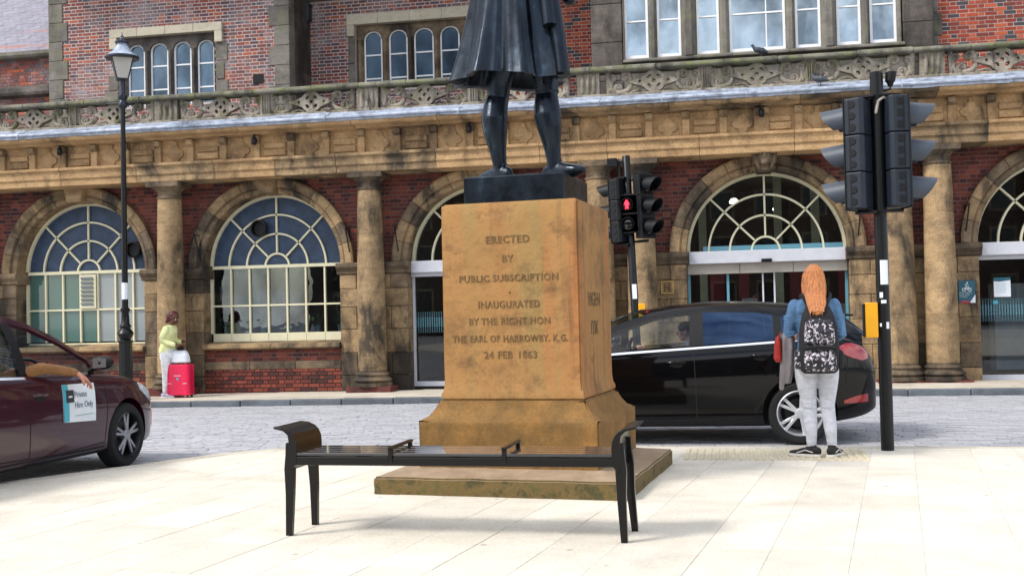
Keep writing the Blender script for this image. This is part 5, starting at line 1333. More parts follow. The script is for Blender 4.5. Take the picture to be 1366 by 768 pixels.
    for x, _ in XS:
        q = g_(x); side = [(x, lerp(q['yb'], q['yw'], i/NS)+.018*sin(pi*i/NS)*(q['zw']-q['zb'])/.4, lerp(q['zb'], q['zw'], i/NS)) for i in range(NS+1)]
        rail = [(x, lerp(q['yw'], q['yr'], .55), lerp(q['zw'], q['zr'], .62)), (x, q['yr'], q['zr'])]
        roof = []
        for i in range(1, NR+1):
            yy = q['yr']*(1-i/NR); u_2 = 1-(yy/q['yr'])**2; roof.append((x+q['bl']*u_2, yy, lerp(q['zr'], q['zc'], u_2)))
        ring_.append(side+rail+roof)
    K = len(ring_[0]); parts = {'body': MB()}
    for s_ in (1, -1):
        for j in range(len(XS)-1):
            kd, rk = kinds[XS[j][1]]
            for i in range(K-1):
                if i < NS: key = kd
                elif i < NS+2: key = 'body'
                else: key = rk
                q = [ring_[j][i], ring_[j][i+1], ring_[j+1][i+1], ring_[j+1][i]]; q = [(a, b*s_, c) for a, b, c in q]
                if s_ < 0: q = q[::-1]
                kk = 'pillar%d%s' % (XS[j][1], 'L' if s_ > 0 else 'R') if key == 'pillar' else key if key in ('body', 'ws', 'rear', 'roofbody') else key+('L' if s_ > 0 else 'R')
                parts.setdefault(kk, MB()).add(q, [(0, 1, 2, 3)])
    gm = p['glassmat']
    for kk, m in parts.items():
        pil = kk.startswith('pillar'); base_ = kk.rstrip('LR') if kk not in ('body', 'pillar', 'ws', 'rear', 'roofbody') else kk
        if kk in p.get('open', ()): continue
        nm = 'pillar' if pil else {'body': 'roof_rail', 'roofbody': 'roof', 'pillar': 'pillar', 'ws': 'windscreen', 'rear': 'rear_window'}.get(kk, 'side_window')
        mt = 'plastic' if pil else {'body': p['paint'], 'roofbody': p['paint'], 'pillar': 'plastic', 'ws': 'screen_glass', 'rear': gm}.get(kk, gm if base_ in p.get('dark', ()) else 'car_glass')
        o = mk(nm, m, mt, C)
        bm = bmesh.new(); bm.from_mesh(o.data); bmesh.ops.remove_doubles(bm, verts=bm.verts, dist=.0008); bmesh.ops.recalc_face_normals(bm, faces=bm.faces); bm.to_mesh(o.data); bm.free(); sharp(o.data, 40)
        if mt in (p['paint'], 'plastic'):
            s2 = o.modifiers.new('s', 'SOLIDIFY'); s2.thickness = .03; s2.offset = -1 if kk != 'x' else 1
    # window-edge trims, seams, handles
    for s_ in (-1, 1):
        for ln_ in p['seams']: strip('door_gap', ln_, .009, 'seam', s_, .0015)
        if p.get('chrome'): strip('belt_trim', [(x, interp(p['belt'], x)-.035) for x in p['chrome']], .02, 'chrome', s_, .006)
        for hx, hz in p['handles']:
            h = holder('door_handle', C, (0, 0, 0)); patch('recess', [(hx-.05, hz-.035, hz+.0), (hx, hz-.05, hz+.015), (hx+.05, hz-.05, hz+.015), (hx+.09, hz-.03, hz+.0)], 'seam', s_, .001, 3, 2, h)
            q = Vector(hit(hx, hz, s_, .018)); m = MB(); m.tube([(hx-.07, q.y-s_*.015, hz), (hx-.05, q.y+s_*.004, hz+.002), (hx+.07, q.y+s_*.004, hz+.004), (hx+.11, q.y-s_*.015, hz)], [(.012, .014)]*4, 10, 'round'); mk('grip', m, p.get('handle_mat', p['paint']), h, smooth=50)
        if 'mirror' in p:
            mx_, mz_ = p['mirror']; y_ = interp(p['gyb'], mx_)*s_; h = holder('door_mirror', C, (mx_, y_, mz_)); m = MB(); m.ell((0, s_*.14, .09), (.07, .105, .065)); m.tube([(.02, -s_*.01, .0), (.01, s_*.08, .06)], .028, 10)
            fused('mirror_shell', m, p.get('mirror_mat', p['paint']), h, .01, 3)
            mk('mirror_glass', MB().add([(.066, s_*.07, .04), (.066, s_*.21, .05), (.066, s_*.21, .13), (.066, s_*.07, .14)], [(0, 1, 2, 3)]), 'chrome', h)
        strip('sill_line', p['sill'], .016, 'seam', s_, .001)
    for i, (ax, nm) in enumerate(((p['ax_f'], 'f'), (p['ax_r'], 'r'))):
        for s_ in (-1, 1): wheel(C, (ax, s_*(W/2-.115), p['r']), s_, p['r'], .20, p['spokes'], p['wmat'], p['rim'], p['twin'], rot=.3+i, rim_mat=p.get('rim_mat'))
    # seats
    for (sx_, rows) in p['seats']:
        for s_ in ((-1, 1)):
            m = MB(); y_ = s_*.36; m.loft([(sx_, y_, .42, .26, .22), (sx_, y_, .56, .26, .23)], 16, 4)
            m.tube([(sx_+.20, y_, .52), (sx_+.30, y_, .80), (sx_+.38, y_, 1.06)], [(.22, .07), (.23, .06), (.18, .05)], 16, 'round', up=(1, 0, 0)); m.ell((sx_+.41, y_, 1.20), (.05, .13, .09)); mk('seat', m, 'seat', C, smooth=50)
    dm = MB(); dm.box(p['dash'], p['dash']+.35, -.68, .68, .70, interp(p['belt'], p['dash'])-.01); mk('dashboard', dm, 'plastic', C, bevel=.03, seg=3)
    sw = MB(); yy = p['driver']*.36; pts = []
    cx_ = p['dash']+.45
    for i in range(25): a = 2*pi*i/24; pts.append((cx_+.07*sin(a), yy+.18*cos(a), .93+.165*sin(a)))
    sw.tube(pts, .015, 8); sw.tube([(cx_-.15, yy, .85), (cx_, yy, .93)], .02, 8); sw.tube([pts[0], (cx_, yy, .93), pts[12]], .018, 8); mk('steering_wheel', sw, 'plastic', C, smooth=50)
    return C, hit, hitx, strip, patch
# black hatchback, nose to the left
PB = dict(L=4.36, W=1.82, place=((-2.865, -7.50, -.095), (0, 0, R(.5))), paint='paint_black', r=.325, arch=.375, ax_f=.92, ax_r=3.56, zsill=.235, rim=.232, wmat='alloy', spokes=5, twin=True,
    xs=[0, .03, .10, .25, .5, .85, 1.2, 1.7, 2.4, 3.1, 3.6, 3.9, 4.12, 4.28, 4.35, 4.36],
    w=[(0, .40), (.03, .60), (.10, .74), (.25, .83), (.5, .88), (.9, .905), (2.4, .915), (3.6, .915), (3.9, .89), (4.12, .82), (4.28, .71), (4.35, .62), (4.36, .50)],
    bot=[(0, .36), (.03, .27), (.25, .2), (1, .17), (3.6, .18), (4.1, .24), (4.3, .30), (4.36, .36)],
    belt=[(0, .62), (.1, .72), (.25, .77), (.6, .86), (1.2, .96), (1.7, .995), (3.1, 1.075), (3.7, 1.115), (4.0, 1.12), (4.12, 1.09), (4.28, .96), (4.36, .72)],
    centre=[(0, .62), (.1, .74), (.3, .83), (.7, .95), (1.15, 1.02), (1.4, .98), (3.6, 1.05), (4.0, 1.12), (4.15, 1.10), (4.28, .98), (4.36, .72)],
    gx=[1.02, 1.30, 1.60, 2.02, 2.46, 2.60, 3.32, 3.40, 3.78, 3.98, 4.22],
    gkind=[('body', 'ws'), ('front', 'ws'), ('front', 'ws'), ('front', 'roofbody'), ('pillar', 'roofbody'), ('rdoor', 'roofbody'), ('pillar', 'roofbody'), ('quarter', 'roofbody'), ('body', 'roofbody'), ('body', 'rear')],
    zr=[(1.02, .965), (1.3, 1.10), (1.6, 1.235), (2.02, 1.375), (2.3, 1.425), (2.7, 1.45), (3.1, 1.44), (3.5, 1.405), (3.8, 1.36), (3.98, 1.31), (4.10, 1.22), (4.22, 1.10)],
    gyb=[(1.0, .72), (1.3, .80), (2.4, .835), (3.4, .82), (3.9, .76), (4.22, .66)], gyr=[(1.0, .70), (1.6, .62), (2.1, .575), (3.2, .57), (3.9, .55), (4.22, .60)],
    hdr=[(1.0, .06), (1.6, .075), (2.1, .07), (3.2, .075), (3.6, .115), (3.78, .19), (4.0, .12), (4.22, .02)], crown=[(1.0, .01), (1.6, .03), (2.1, .045), (3.6, .05), (4.0, .03), (4.22, .01)], bulge=[(1.0, -.2), (2.0, -.16), (2.3, 0), (3.9, .05), (4.22, .10)],
    glassmat='car_glass_dk', dark=('rdoor', 'quarter'), open=(), driver=1, dash=1.25, seats=[(2.15, 0), (2.95, 0)],
    seams=[[(2.52, .28), (2.515, .6), (2.50, .98)], [(1.32, .30), (1.30, .6), (1.36, .9)], [(3.10, .34), (3.30, .62), (3.42, .80), (3.44, 1.0)], [(1.32, .29), (2.0, .255), (3.08, .29)], [(4.02, .62), (4.05, .85), (4.0, 1.05)]],
    chrome=[1.35, 1.8, 2.3, 2.8, 3.3, 3.72], handles=[(2.30, .86), (3.16, .92)], handle_mat='paint_black', mirror=(1.52, .97), sill=[(1.32, .26), (3.1, .26)])
CB, hit, hitx, strip, patch = build_car('hatchback_car', 'black five-door hatchback with silver wheels driving past behind the pedestal and girl', PB)
for s_ in (-1, 1):
    patch('tail_lamp', [(3.97, .95, 1.0), (4.03, .91, 1.03), (4.10, .88, 1.03), (4.2, .85, .99), (4.26, .87, .93)], 'lamp_red', s_, .006)
    patch('rear_reflector', [(4.0, .42, .45), (4.12, .42, .49), (4.25, .43, .51)], 'lamp_red', s_, .004)
    patch('head_lamp', [(.22, .66, .72), (.4, .64, .78), (.62, .68, .82), (.78, .74, .82)], 'lamp_clear', s_, .004)
    strip('body_crease', [(1.3, .80), (2.5, .85), (3.9, .90)], .010, 'paint_black', s_, .003)
sp = MB(); sp.ext([(0, 0)], 0, 0) if False else None
sp.add([(3.96, -.52, 1.345), (3.96, .52, 1.345), (4.16, .50, 1.325), (4.16, -.50, 1.325), (3.96, -.52, 1.32), (3.96, .52, 1.32), (4.15, .50, 1.30), (4.15, -.50, 1.30)], [(0, 1, 2, 3), (4, 7, 6, 5), (0, 4, 5, 1), (3, 2, 6, 7), (0, 3, 7, 4), (1, 5, 6, 2)]); mk('roof_spoiler', sp, 'paint_black', CB, bevel=.01, seg=2)

# maroon saloon, nose away to the right
TH = R(88); MX, MY = -5.78, -10.08
hd = Vector((cos(TH), sin(TH))); rt = Vector((sin(TH), -cos(TH)))
# local frame: nose at x=0, tail at +x, so local +x points backwards
ang = TH+pi
ax_off = .93
org = Vector((MX, MY)) - rt*(.895) + hd*ax_off
PM = dict(rim_mat='alloy_dk', L=4.5, W=1.79, place=((org.x, org.y, -.10), (0, 0, ang)), paint='paint_maroon', r=.315, arch=.355, ax_f=.93, ax_r=3.60, zsill=.225, rim=.222, wmat='alloy_mid', spokes=5, twin=True,
    xs=[0, .03, .10, .25, .5, .85, 1.2, 1.7, 2.4, 3.1, 3.7, 4.0, 4.25, 4.42, 4.49, 4.5],
    w=[(0, .40), (.03, .58), (.10, .72), (.25, .81), (.5, .865), (.9, .89), (2.4, .90), (3.6, .89), (4.0, .86), (4.25, .81), (4.42, .74), (4.5, .5)],
    bot=[(0, .34), (.03, .25), (.25, .19), (1, .17), (3.6, .18), (4.2, .24), (4.5, .36)],
    belt=[(0, .60), (.08, .68), (.2, .735), (.5, .82), (.9, .90), (1.3, .945), (1.8, .965), (3.2, 1.02), (3.9, 1.05), (4.3, 1.03), (4.42, .95), (4.5, .72)],
    centre=[(0, .60), (.08, .70), (.25, .79), (.7, .91), (1.1, .98), (1.35, .93), (3.6, 1.0), (3.9, 1.08), (4.3, 1.07), (4.42, .98), (4.5, .72)],
    gx=[1.0, 1.36, 1.70, 2.10, 2.36, 2.47, 3.24, 3.34, 3.55, 3.95],
    gkind=[('body', 'ws'), ('front', 'ws'), ('front', 'ws'), ('front', 'roofbody'), ('pillar', 'roofbody'), ('rdoor', 'roofbody'), ('pillar', 'roofbody'), ('body', 'roofbody'), ('body', 'rear')],
    zr=[(1.0, .93), (1.36, 1.12), (1.7, 1.29), (2.1, 1.435), (2.4, 1.49), (2.8, 1.505), (3.2, 1.465), (3.55, 1.34), (3.95, 1.08)],
    gyb=[(1.0, .72), (1.3, .79), (2.4, .82), (3.4, .80), (3.95, .68)], gyr=[(1.0, .70), (1.7, .62), (2.1, .58), (3.2, .57), (3.95, .60)],
    hdr=[(1.0, .05), (1.7, .065), (2.1, .06), (3.0, .065), (3.3, .13), (3.95, .02)], crown=[(1.0, .01), (1.7, .03), (2.1, .045), (3.3, .05), (3.95, .02)], bulge=[(1.0, -.2), (2.0, -.14), (2.3, 0), (3.3, .05), (3.95, .10)],
    glassmat='car_glass', dark=(), open=('frontL', 'frontR'), driver=1, dash=1.25, seats=[(2.15, 0), (2.95, 0)],
    seams=[[(2.44, .28), (2.435, .6), (2.42, .93)], [(1.33, .30), (1.29, .6), (1.33, .86)], [(3.10, .34), (3.28, .62), (3.36, .9)], [(1.33, .29), (2.0, .26), (3.08, .29)], [(1.0, .90), (.6, .80), (.3, .72)]],
    chrome=[2.44, 2.8, 3.25], handles=[(2.28, .80), (3.12, .83)], mirror=(1.42, .95), mirror_mat='plastic', sill=[(1.33, .25), (3.1, .25)])
nose = lambda x: .9-(.9-x)*.80 if x < .9 else x
for k_ in ('w', 'bot', 'belt', 'centre'): PM[k_] = [(nose(a), b) for a, b in PM[k_]]
PM['xs'] = [nose(a) for a in PM['xs']]
PM['seams'][-1] = [(nose(a), b) for a, b in PM['seams'][-1]]
CM, hit, hitx, strip, patch = build_car('saloon_car', 'maroon saloon parked at the left kerb with a private hire card on its driver door', PM)
for s_ in (-1, 1):
    patch('head_lamp', [(.27, .60, .66), (.42, .61, .73), (.54, .66, .78), (.68, .74, .81)], 'lamp_clear', s_, .004)
    patch('tail_lamp', [(4.1, .84, .92), (4.25, .80, .94), (4.42, .78, .90)], 'lamp_red', s_, .004)
    patch('bumper_corner_lamp', [(.22, .34, .50), (.28, .33, .52), (.34, .36, .50)], 'lamp_amber', s_, .004)
# in this frame the driver's side that faces the camera is local +y
s_ = 1; x0, x1, z0_, z1_ = 1.50, 1.985, .52, .86
cd = holder('private_hire_card', CM, (0, 0, 0))
patch('card', [(x0, z0_-.01, z1_), (x1, z0_+.015, z1_+.01)], 'white', s_, .006, 4, 6, cd)
patch('blue_strip', [(x1-.075, z0_+.018, z1_+.006), (x1, z0_+.017, z1_+.008)], 'sticker_blue', s_, .010, 4, 2, cd)
patch('logo_square', [(x1-.145, .705, .815), (x1-.035, .707, .817)], 'ink', s_, .014, 2, 2, cd)
patch('logo_mark', [(x1-.115, .75, .765), (x1-.065, .75, .765)], 'white', s_, .018, 1, 1, cd)
for t, z in (('Private', .745), ('Hire Only', .65)):
    me = text_mesh(t, .082, .002, 'LEFT', off=-.0005)
    for v in me.vertices:
        X = x1-.155-v.co.x*.84; Z = z+v.co.z; q = hit(X, Z, s_, .013+(.002 if v.co.y < 0 else 0)); v.co = (q[0], q[1], q[2])
    link('card_lettering', me, 'card_ink', cd)
patch('card_line', [(x0+.05, .580, .584), (x1-.16, .580, .584)], 'ink_teal', s_, .012, 1, 3, cd)
# ------------------------------------------------------------------ people
def hand(mb, w_, d, n, s=1., thumb=1, curl=.5, scale=1.):
    # wrist, direction of the fingers, palm normal (towards the palm side), thumb side
    w_ = Vector(w_); d = Vector(d).normalized(); n = Vector(n); n = (n-d*n.dot(d)).normalized(); t = d.cross(n).normalized()*thumb; k = scale
    mb.tube([w_-d*.02*k, w_+d*.02*k, w_+d*.055*k, w_+d*.09*k], [(.026*k, .018*k), (.034*k, .018*k), (.040*k, .016*k), (.037*k, .013*k)], 12, 'round', up=n)
    for i, (off, ln) in enumerate(((.028, .072), (.010, .080), (-.010, .075), (-.028, .058))):
        p = w_+d*.088*k+t*off*k; pts = [p-d*.02*k]; a = 0; dd = d.copy()
        for q, f_ in enumerate((.45, .32, .25)):
            a += curl*(.5+.35*q)+.05*i; dd = (d*cos(a)+n*sin(a)+t*off*2.5).normalized(); p = p+dd*ln*f_*k*1.05; 
            if q == 0: pts.append(w_+d*.095*k+t*off*k)
            pts.append(p)
        mb.tube(pts, [.0092*k, .0092*k, .0085*k, .0080*k, .0068*k], 8, 'round')
    b = w_+d*.025*k+t*.026*k; mb.tube([b, b+(d*.5+t*.8+n*.25).normalized()*.035*k, b+(d*.75+t*.75+n*.45).normalized()*.066*k], [.014*k, .0115*k, .009*k], 8, 'round')
def face_head(mb, c, fwd, up_=(0, 0, 1), s=1., face=True):
    c = Vector(c); F_ = Vector(fwd).normalized(); U_ = Vector(up_); U_ = (U_-F_*U_.dot(F_)).normalized(); S_ = F_.cross(U_)
    rot = Matrix((S_, F_, U_)).transposed()
    P = lambda x, y, z: c+(S_*x+F_*y+U_*z)*s
    mb.ell(P(0, -.012, .03), (.076*s, .094*s, .088*s), rot); mb.ell(P(0, .022, -.035), (.060*s, .068*s, .082*s), rot)
    mb.ell(P(0, .045, -.085), (.034*s, .035*s, .030*s), rot)
    mb.tube([P(0, .083, .02), P(0, .10, -.015), P(0, .108, -.028)], [.009*s, .012*s, .014*s], 8, 'round')
    mb.ell(P(0, .088, -.062), (.024*s, .012*s, .010*s), rot)
    for q in (-1, 1):
        mb.ell(P(q*.077, -.005, -.005), (.012*s, .02*s, .032*s), rot); mb.ell(P(q*.032, .078, .03), (.024*s, .014*s, .008*s), rot); mb.ell(P(q*.042, .06, -.03), (.024*s, .02*s, .02*s), rot)
    return P, rot
def eyes(person, P, s=1.):
    for q in (-1, 1):
        m = MB(); m.ell(P(q*.031, .079, .008), (.013*s, .013*s, .009*s)); mk('eye', m, 'white', person, smooth=60)
        m = MB(); m.ell(P(q*.031, .090, .008), (.006*s, .004*s, .006*s)); mk('iris', m, 'hair_dk', person, smooth=60)
def shoe(name, ankle, dr_, person, upm, sole, ln=.26, z0=0.):
    a = Vector(ankle); d = Vector((dr_[0], dr_[1], 0)).normalized(); b = Vector((a.x, a.y, z0))
    m = MB(); m.tube([b-d*.055+Vector((0, 0, .055)), b+d*.0+Vector((0, 0, .062)), b+d*.07+Vector((0, 0, .052)), b+d*.13+Vector((0, 0, .040)), b+d*(ln-.08)+Vector((0, 0, .035))], [(.034, .038), (.040, .040), (.042, .030), (.044, .022), (.036, .016)], 14, 'round')
    m.tube([b+Vector((0, 0, .06)), b-d*.008+Vector((0, 0, .105))], [.038, .036], 12, 'round')
    u = fused(name, m, upm, person, .007, 2)
    m = MB(); t = Vector((-d.y, d.x, 0)); P = []
    for (x, w_) in ((-.085, .018), (-.07, .034), (0, .040), (.08, .044), (ln-.10, .044), (ln-.065, .034), (ln-.05, .014)): P.append((x, w_))
    poly = [(b+d*x+t*w_) for x, w_ in P]+[(b+d*x-t*w_) for x, w_ in P[::-1]]
    m.flat([(q.x, q.y) for q in poly][::-1], z0+.001, z0+.028); mk('sole', m, sole, u, bevel=.006, seg=2, recalc=True)
    m = MB(); 
    for sg in (-1, 1): m.tube([b+d*(-.03)+t*sg*.042+Vector((0, 0, .045)), b+d*.04+t*sg*.044+Vector((0, 0, .062)), b+d*.12+t*sg*.043+Vector((0, 0, .036))], .0045, 6)
    for k in range(3): m.tube([b+d*(.055+.025*k)-t*.022+Vector((0, 0, .083-.012*k)), b+d*(.055+.025*k)+t*.022+Vector((0, 0, .083-.012*k))], .004, 6)
    mk('side_stripe', m, 'sole', u)
    return u
# --- the girl, seen from behind
gx, gy = .748, -10.02
GR = None
def girl():
    b = MB()
    b.loft([(0, 0, .80, .15, .10), (0, 0, .95, .13, .09), (0, .0, 1.05, .115, .085), (0, 0, 1.2, .14, .09), (0, 0, 1.34, .14, .08), (0, 0, 1.39, .06, .05)], 18)
    b.tube([(0, 0, 1.34), (0, .01, 1.47)], .048, 12, 'round')
    P, rot = face_head(b, (0, .02, 1.555), (0.02, 1, .0), s=.98)
    for s_, hx, kx, ax, ay in ((-1, -.085, -.062, -.055, .0), (1, .085, .085, .115, .0)):
        b.tube([(hx, 0, .84), (kx, .01, .47), (ax, 0, .10)], [.065, .045, .033], 12, 'round')
        b.tube([(ax, 0, .09), (ax, .03, .05)], .034, 10, 'round')
    b.tube([(-.17, 0, 1.32), (-.228, .02, 1.07), (-.205, .20, 1.03), (-.17, .235, 1.03)], [.038, .032, .025, .022], 10, 'round')
    b.tube([(.17, 0, 1.32), (.222, .02, 1.07), (.15, .20, 1.08), (.11, .235, 1.09)], [.038, .032, .025, .022], 10, 'round')
    hand(b, (-.16, .245, 1.035), (.35, .5, .1), (.6, -.3, -.3), thumb=-1, curl=.8, scale=.95); hand(b, (.10, .24, 1.10), (-.4, .4, .25), (-.5, -.4, 0), thumb=1, curl=.8, scale=.95)
    g = fused('person', b, ['skin'], None, .0065, 2, loc=(gx, gy, 0))
    tag(g, 'ginger-haired girl in denim jacket and pale jeans waiting at the crossing with her back turned', 'person')
    eyes(g, P, .98)
    j = MB()
    j.loft([(0, 0, .855, .165, .118), (0, 0, .90, .167, .118), (0, 0, .98, .155, .11), (0, 0, 1.06, .150, .105), (0, 0, 1.18, .165, .11), (0, 0, 1.28, .182, .105), (0, -.005, 1.345, .175, .092), (0, -.005, 1.385, .11, .075), (0, 0, 1.41, .065, .06)], 24, 2.2)
    j.tube([(-.165, 0, 1.325), (-.202, .0, 1.20), (-.230, .015, 1.06), (-.222, .09, 1.035), (-.205, .20, 1.03)], [.060, .052, .048, .046, .040], 14, 'round')
    j.tube([(.165, 0, 1.325), (.200, .0, 1.20), (.222, .015, 1.06), (.21, .09, 1.05), (.15, .20, 1.08)], [.060, .052, .048, .046, .040], 14, 'round')
    for k in range(7):
        a = k*1.7; j.tube([(-.18-.02*cos(a), -.04, 1.24-.028*k), (-.225, -.045, 1.225-.028*k), (-.262, -.0, 1.235-.028*k)], .008, 6, 'round')
        j.tube([(.175+.02*cos(a), -.04, 1.24-.028*k), (.22, -.045, 1.225-.028*k), (.255, .0, 1.235-.028*k)], .008, 6, 'round')
    j.tube([(-.165, 0, .86), (0, -.118, .86), (.165, 0, .86)], .012, 8)
    j.tube([(-.075, -.03, 1.40), (0, -.075, 1.405), (.075, -.03, 1.40)], .022, 8, 'round')
    fused('denim_jacket', j, 'denim', g, .008, 2)
    t = MB()
    t.loft([(.01, 0, .74, .178, .125), (.005, 0, .80, .185, .13), (0, 0, .86, .175, .12), (0, 0, .92, .155, .105), (0, 0, 1.0, .14, .10)], 24, 2.3)
    for q in (-1, 1): t.ell((q*.082+.005, -.045, .80), (.088, .09, .10))
    t.tube([(-.088, 0, .80), (-.088, 0, .70), (-.080, 0, .60), (-.068, .008, .50), (-.062, .01, .44), (-.060, 0, .34), (-.058, -.01, .26), (-.056, -.005, .17), (-.056, 0, .115)], [.098, .094, .082, .068, .061, .059, .056, .046, .043], 18, 'round')
    t.tube([(.098, 0, .80), (.098, 0, .70), (.094, 0, .60), (.090, .008, .50), (.090, .01, .44), (.098, 0, .34), (.106, -.01, .26), (.113, -.005, .17), (.117, 0, .115)], [.098, .094, .082, .068, .061, .059, .056, .046, .043], 18, 'round')
    for zz in (.485, .465, .44, .16, .14, .20, .25):
        for cx in (-.063, .092 if zz > .3 else .112):
            r = .064 if zz > .3 else .046; t.tube([(cx-r*.9, -r*.5, zz+.006*sin(zz*90)), (cx, -r*1.02, zz-.006), (cx+r*.9, -r*.5, zz+.005)], .006, 6)
    fused('jeans', t, 'jeans', g, .0075, 2)
    for q in (-1, 1):
        m = MB(); X_ = q*.085+.005
        for (a0, b0, a1, b1) in ((-.05, .86, .05, .86), (-.05, .86, -.045, .775), (.05, .86, .045, .775), (-.045, .775, 0, .755), (.045, .775, 0, .755)):
            P_ = []
            for i in range(5):
                xx = X_+lerp(a0, a1, i/4); zz = lerp(b0, b1, i/4); P_.append((xx, -.045-.094*sqrt(max(.05, 1-((xx-q*.082-.005)/.092)**2-((zz-.80)/.13)**2)), zz))
            m.tube(P_, .0035, 5)
        mk('pocket_seam', m, 'seam_grey', g)
    m = MB(); m.tube([(.005, -.128, .88), (.005, -.135, .80), (.008, -.10, .72)], .004, 6); mk('centre_seam', m, 'seam_grey', g)
    m = MB(); m.tube([(-.15, -.085, 1.27), (-.07, -.118, 1.262), (0, -.122, 1.26), (.07, -.118, 1.262), (.15, -.085, 1.27)], .004, 6); mk('yoke_seam', m, 'denim', g)
    h = MB()
    h.ell((0, -.003, 1.585), (.086, .106, .096)); h.ell((0, -.030, 1.555), (.088, .082, .10))
    h.tube([(0, -.05, 1.57), (0, -.075, 1.48), (0, -.135, 1.40), (.005, -.205, 1.335), (.008, -.245, 1.26)], [(.086, .045), (.088, .045), (.082, .038), (.066, .028), (.036, .016)], 18, 'round', up=(0, 1, 0))
    for k in range(22):
        x = -.084+.168*k/21; rr3 = .007+.003*((k*7) % 3); c_ = sqrt(max(0, 1-(x/.096)**2)); h.tube([(x*.35, -.02-.03*c_, 1.672), (x*.85, -.055-.055*c_, 1.62), (x*1.02, -.065-.058*c_, 1.53), (x*.98+.004*sin(k*3), -.10-.05*c_, 1.42), (x*.85+.01*sin(k*2.3), -.19-.04*c_, 1.335), (x*.6+.016*sin(k*1.9), -.268, 1.225+.05*abs(sin(k*1.3)))], [rr3, rr3, rr3+.002, rr3+.002, rr3, .003], 6, 'round')
    h.tube([(-.066, .0, 1.59), (-.084, -.01, 1.50), (-.088, -.05, 1.40)], [.03, .024, .016], 8, 'round'); h.tube([(.066, .0, 1.59), (.084, -.01, 1.50), (.088, -.05, 1.40)], [.03, .024, .016], 8, 'round')
    fused('hair', h, 'hair_ginger', g, .0045, 1)
    shoe('shoe', (-.058, .0, 0), (-.80, .42), g, 'shoe_black', 'sole', .262); shoe('shoe', (.118, .0, 0), (.40, .9), g, 'shoe_black', 'sole', .262)
    return g
GR = girl()
# backpack (worn, but it can be taken off)
bp = thing('backpack', 'black backpack with white and pink floral print pockets on the girl’s back', 'backpack', (gx+.015, gy-.10, .74)); bp['label'] = "black backpack with white and pink floral print pockets on the girl's back"
def rblock(levels, n=24, p=3.2): return MB().loft(levels, n, p)
fused('bag_body', rblock([(0, -.08, .0, .13, .075), (0, -.085, .03, .160, .10), (0, -.09, .2, .168, .11), (0, -.085, .38, .160, .10), (0, -.07, .50, .135, .08), (0, -.05, .575, .10, .05), (0, -.045, .595, .05, .02)]), 'canvas_black', bp, .008, 2)
fused('upper_pocket', rblock([(0, -.17, .24, .105, .03), (0, -.175, .26, .128, .045), (0, -.18, .36, .128, .05), (0, -.165, .44, .11, .04), (0, -.15, .47, .08, .03)]), 'floral', bp, .007, 2)
fused('lower_pocket', rblock([(0, -.17, .02, .115, .04), (0, -.185, .04, .135, .055), (0, -.19, .14, .135, .06), (0, -.18, .20, .12, .05), (0, -.17, .215, .10, .04)]), 'floral', bp, .007, 2)
m = MB(); m.tube([(-.12, -.215, .455), (0, -.235, .475), (.12, -.215, .455)], .006, 8); m.tube([(-.13, -.235, .205), (0, -.252, .215), (.13, -.235, .205)], .008, 8); m.tube([(-.13, -.24, .225), (0, -.25, .235), (.13, -.24, .225)], .012, 8); mk('zip', m, 'canvas_black', bp, smooth=50)
for q in (-1, 1):
    m = MB(); m.tube([(q*.07, -.04, .56), (q*.095, -.02, .615), (q*.115, .055, .665), (q*.125, .13, .655), (q*.13, .20, .58), (q*.14, .205, .42), (q*.155, .12, .22), (q*.155, .0, .10)], [(.034, .012)]*4+[(.028, .008)]*4, 10, up=(q, 0, .3)); mk('shoulder_strap', m, 'canvas_black', bp, smooth=50)
    m = MB(); m.loft([(q*.165, -.07, .04, .03, .055), (q*.172, -.07, .06, .036, .06), (q*.17, -.07, .18, .034, .055), (q*.165, -.07, .20, .02, .04)], 12, 3); mk('side_pocket', m, 'floral' if q < 0 else 'canvas_black', bp, smooth=50)
m = MB(); m.tube([(-.03, -.05, .58), (-.02, -.06, .625), (.02, -.06, .625), (.03, -.05, .58)], .008, 8); mk('grab_handle', m, 'canvas_black', bp, smooth=50)
# cardigan over her left forearm and red bag
cd_ = MB(); n = 40; vs = []; fs = []
for j, (z, sx_, sy_, ox) in enumerate(((1.085, .045, .11, -.01), (1.05, .062, .13, 0), (.96, .060, .13, .0), (.86, .058, .12, -.005), (.76, .052, .11, -.01), (.68, .044, .10, -.02), (.64, .040, .09, -.025))):
    for i in range(n):
        a = 2*pi*i/n; q = 1+.18*sin(5*a+j*.3)*min(1, j/2); vs.append((ox+sx_*q*cos(a), sy_*q*sin(a), z))
for j in range(6):
    for i in range(n): fs.append((j*n+i, j*n+(i+1) % n, (j+1)*n+(i+1) % n, (j+1)*n+i))
fs += [tuple(range(n)), tuple(6*n+i for i in range(n-1, -1, -1))]
cd_.add(vs, fs); cd_.tube([(-.04, -.06, .85), (-.055, -.07, .72), (-.065, -.06, .60)], [.03, .026, .022], 10, 'round')
cg = fused('cardigan', cd_, 'cardigan', None, .008, 2, loc=(gx-.232, gy+.09, 0)); tag(cg, "grey cardigan hanging over the girl's left forearm", 'cardigan')
rb = MB(); rb.loft([(0, 0, .84, .02, .07), (-.005, 0, .87, .035, .10), (0, 0, 1.0, .03, .10), (0, 0, 1.06, .018, .08)], 16, 3); rb.tube([(0, -.06, 1.05), (.03, -.04, 1.10), (.03, .04, 1.10), (0, .06, 1.05)], .007, 8)
rg = fused('red_bag', rb, 'redbag', None, .006, 1, loc=(gx-.318, gy+.06, -.01)); tag(rg, "small red bag held beside the cardigan at the girl's left elbow", 'bag')

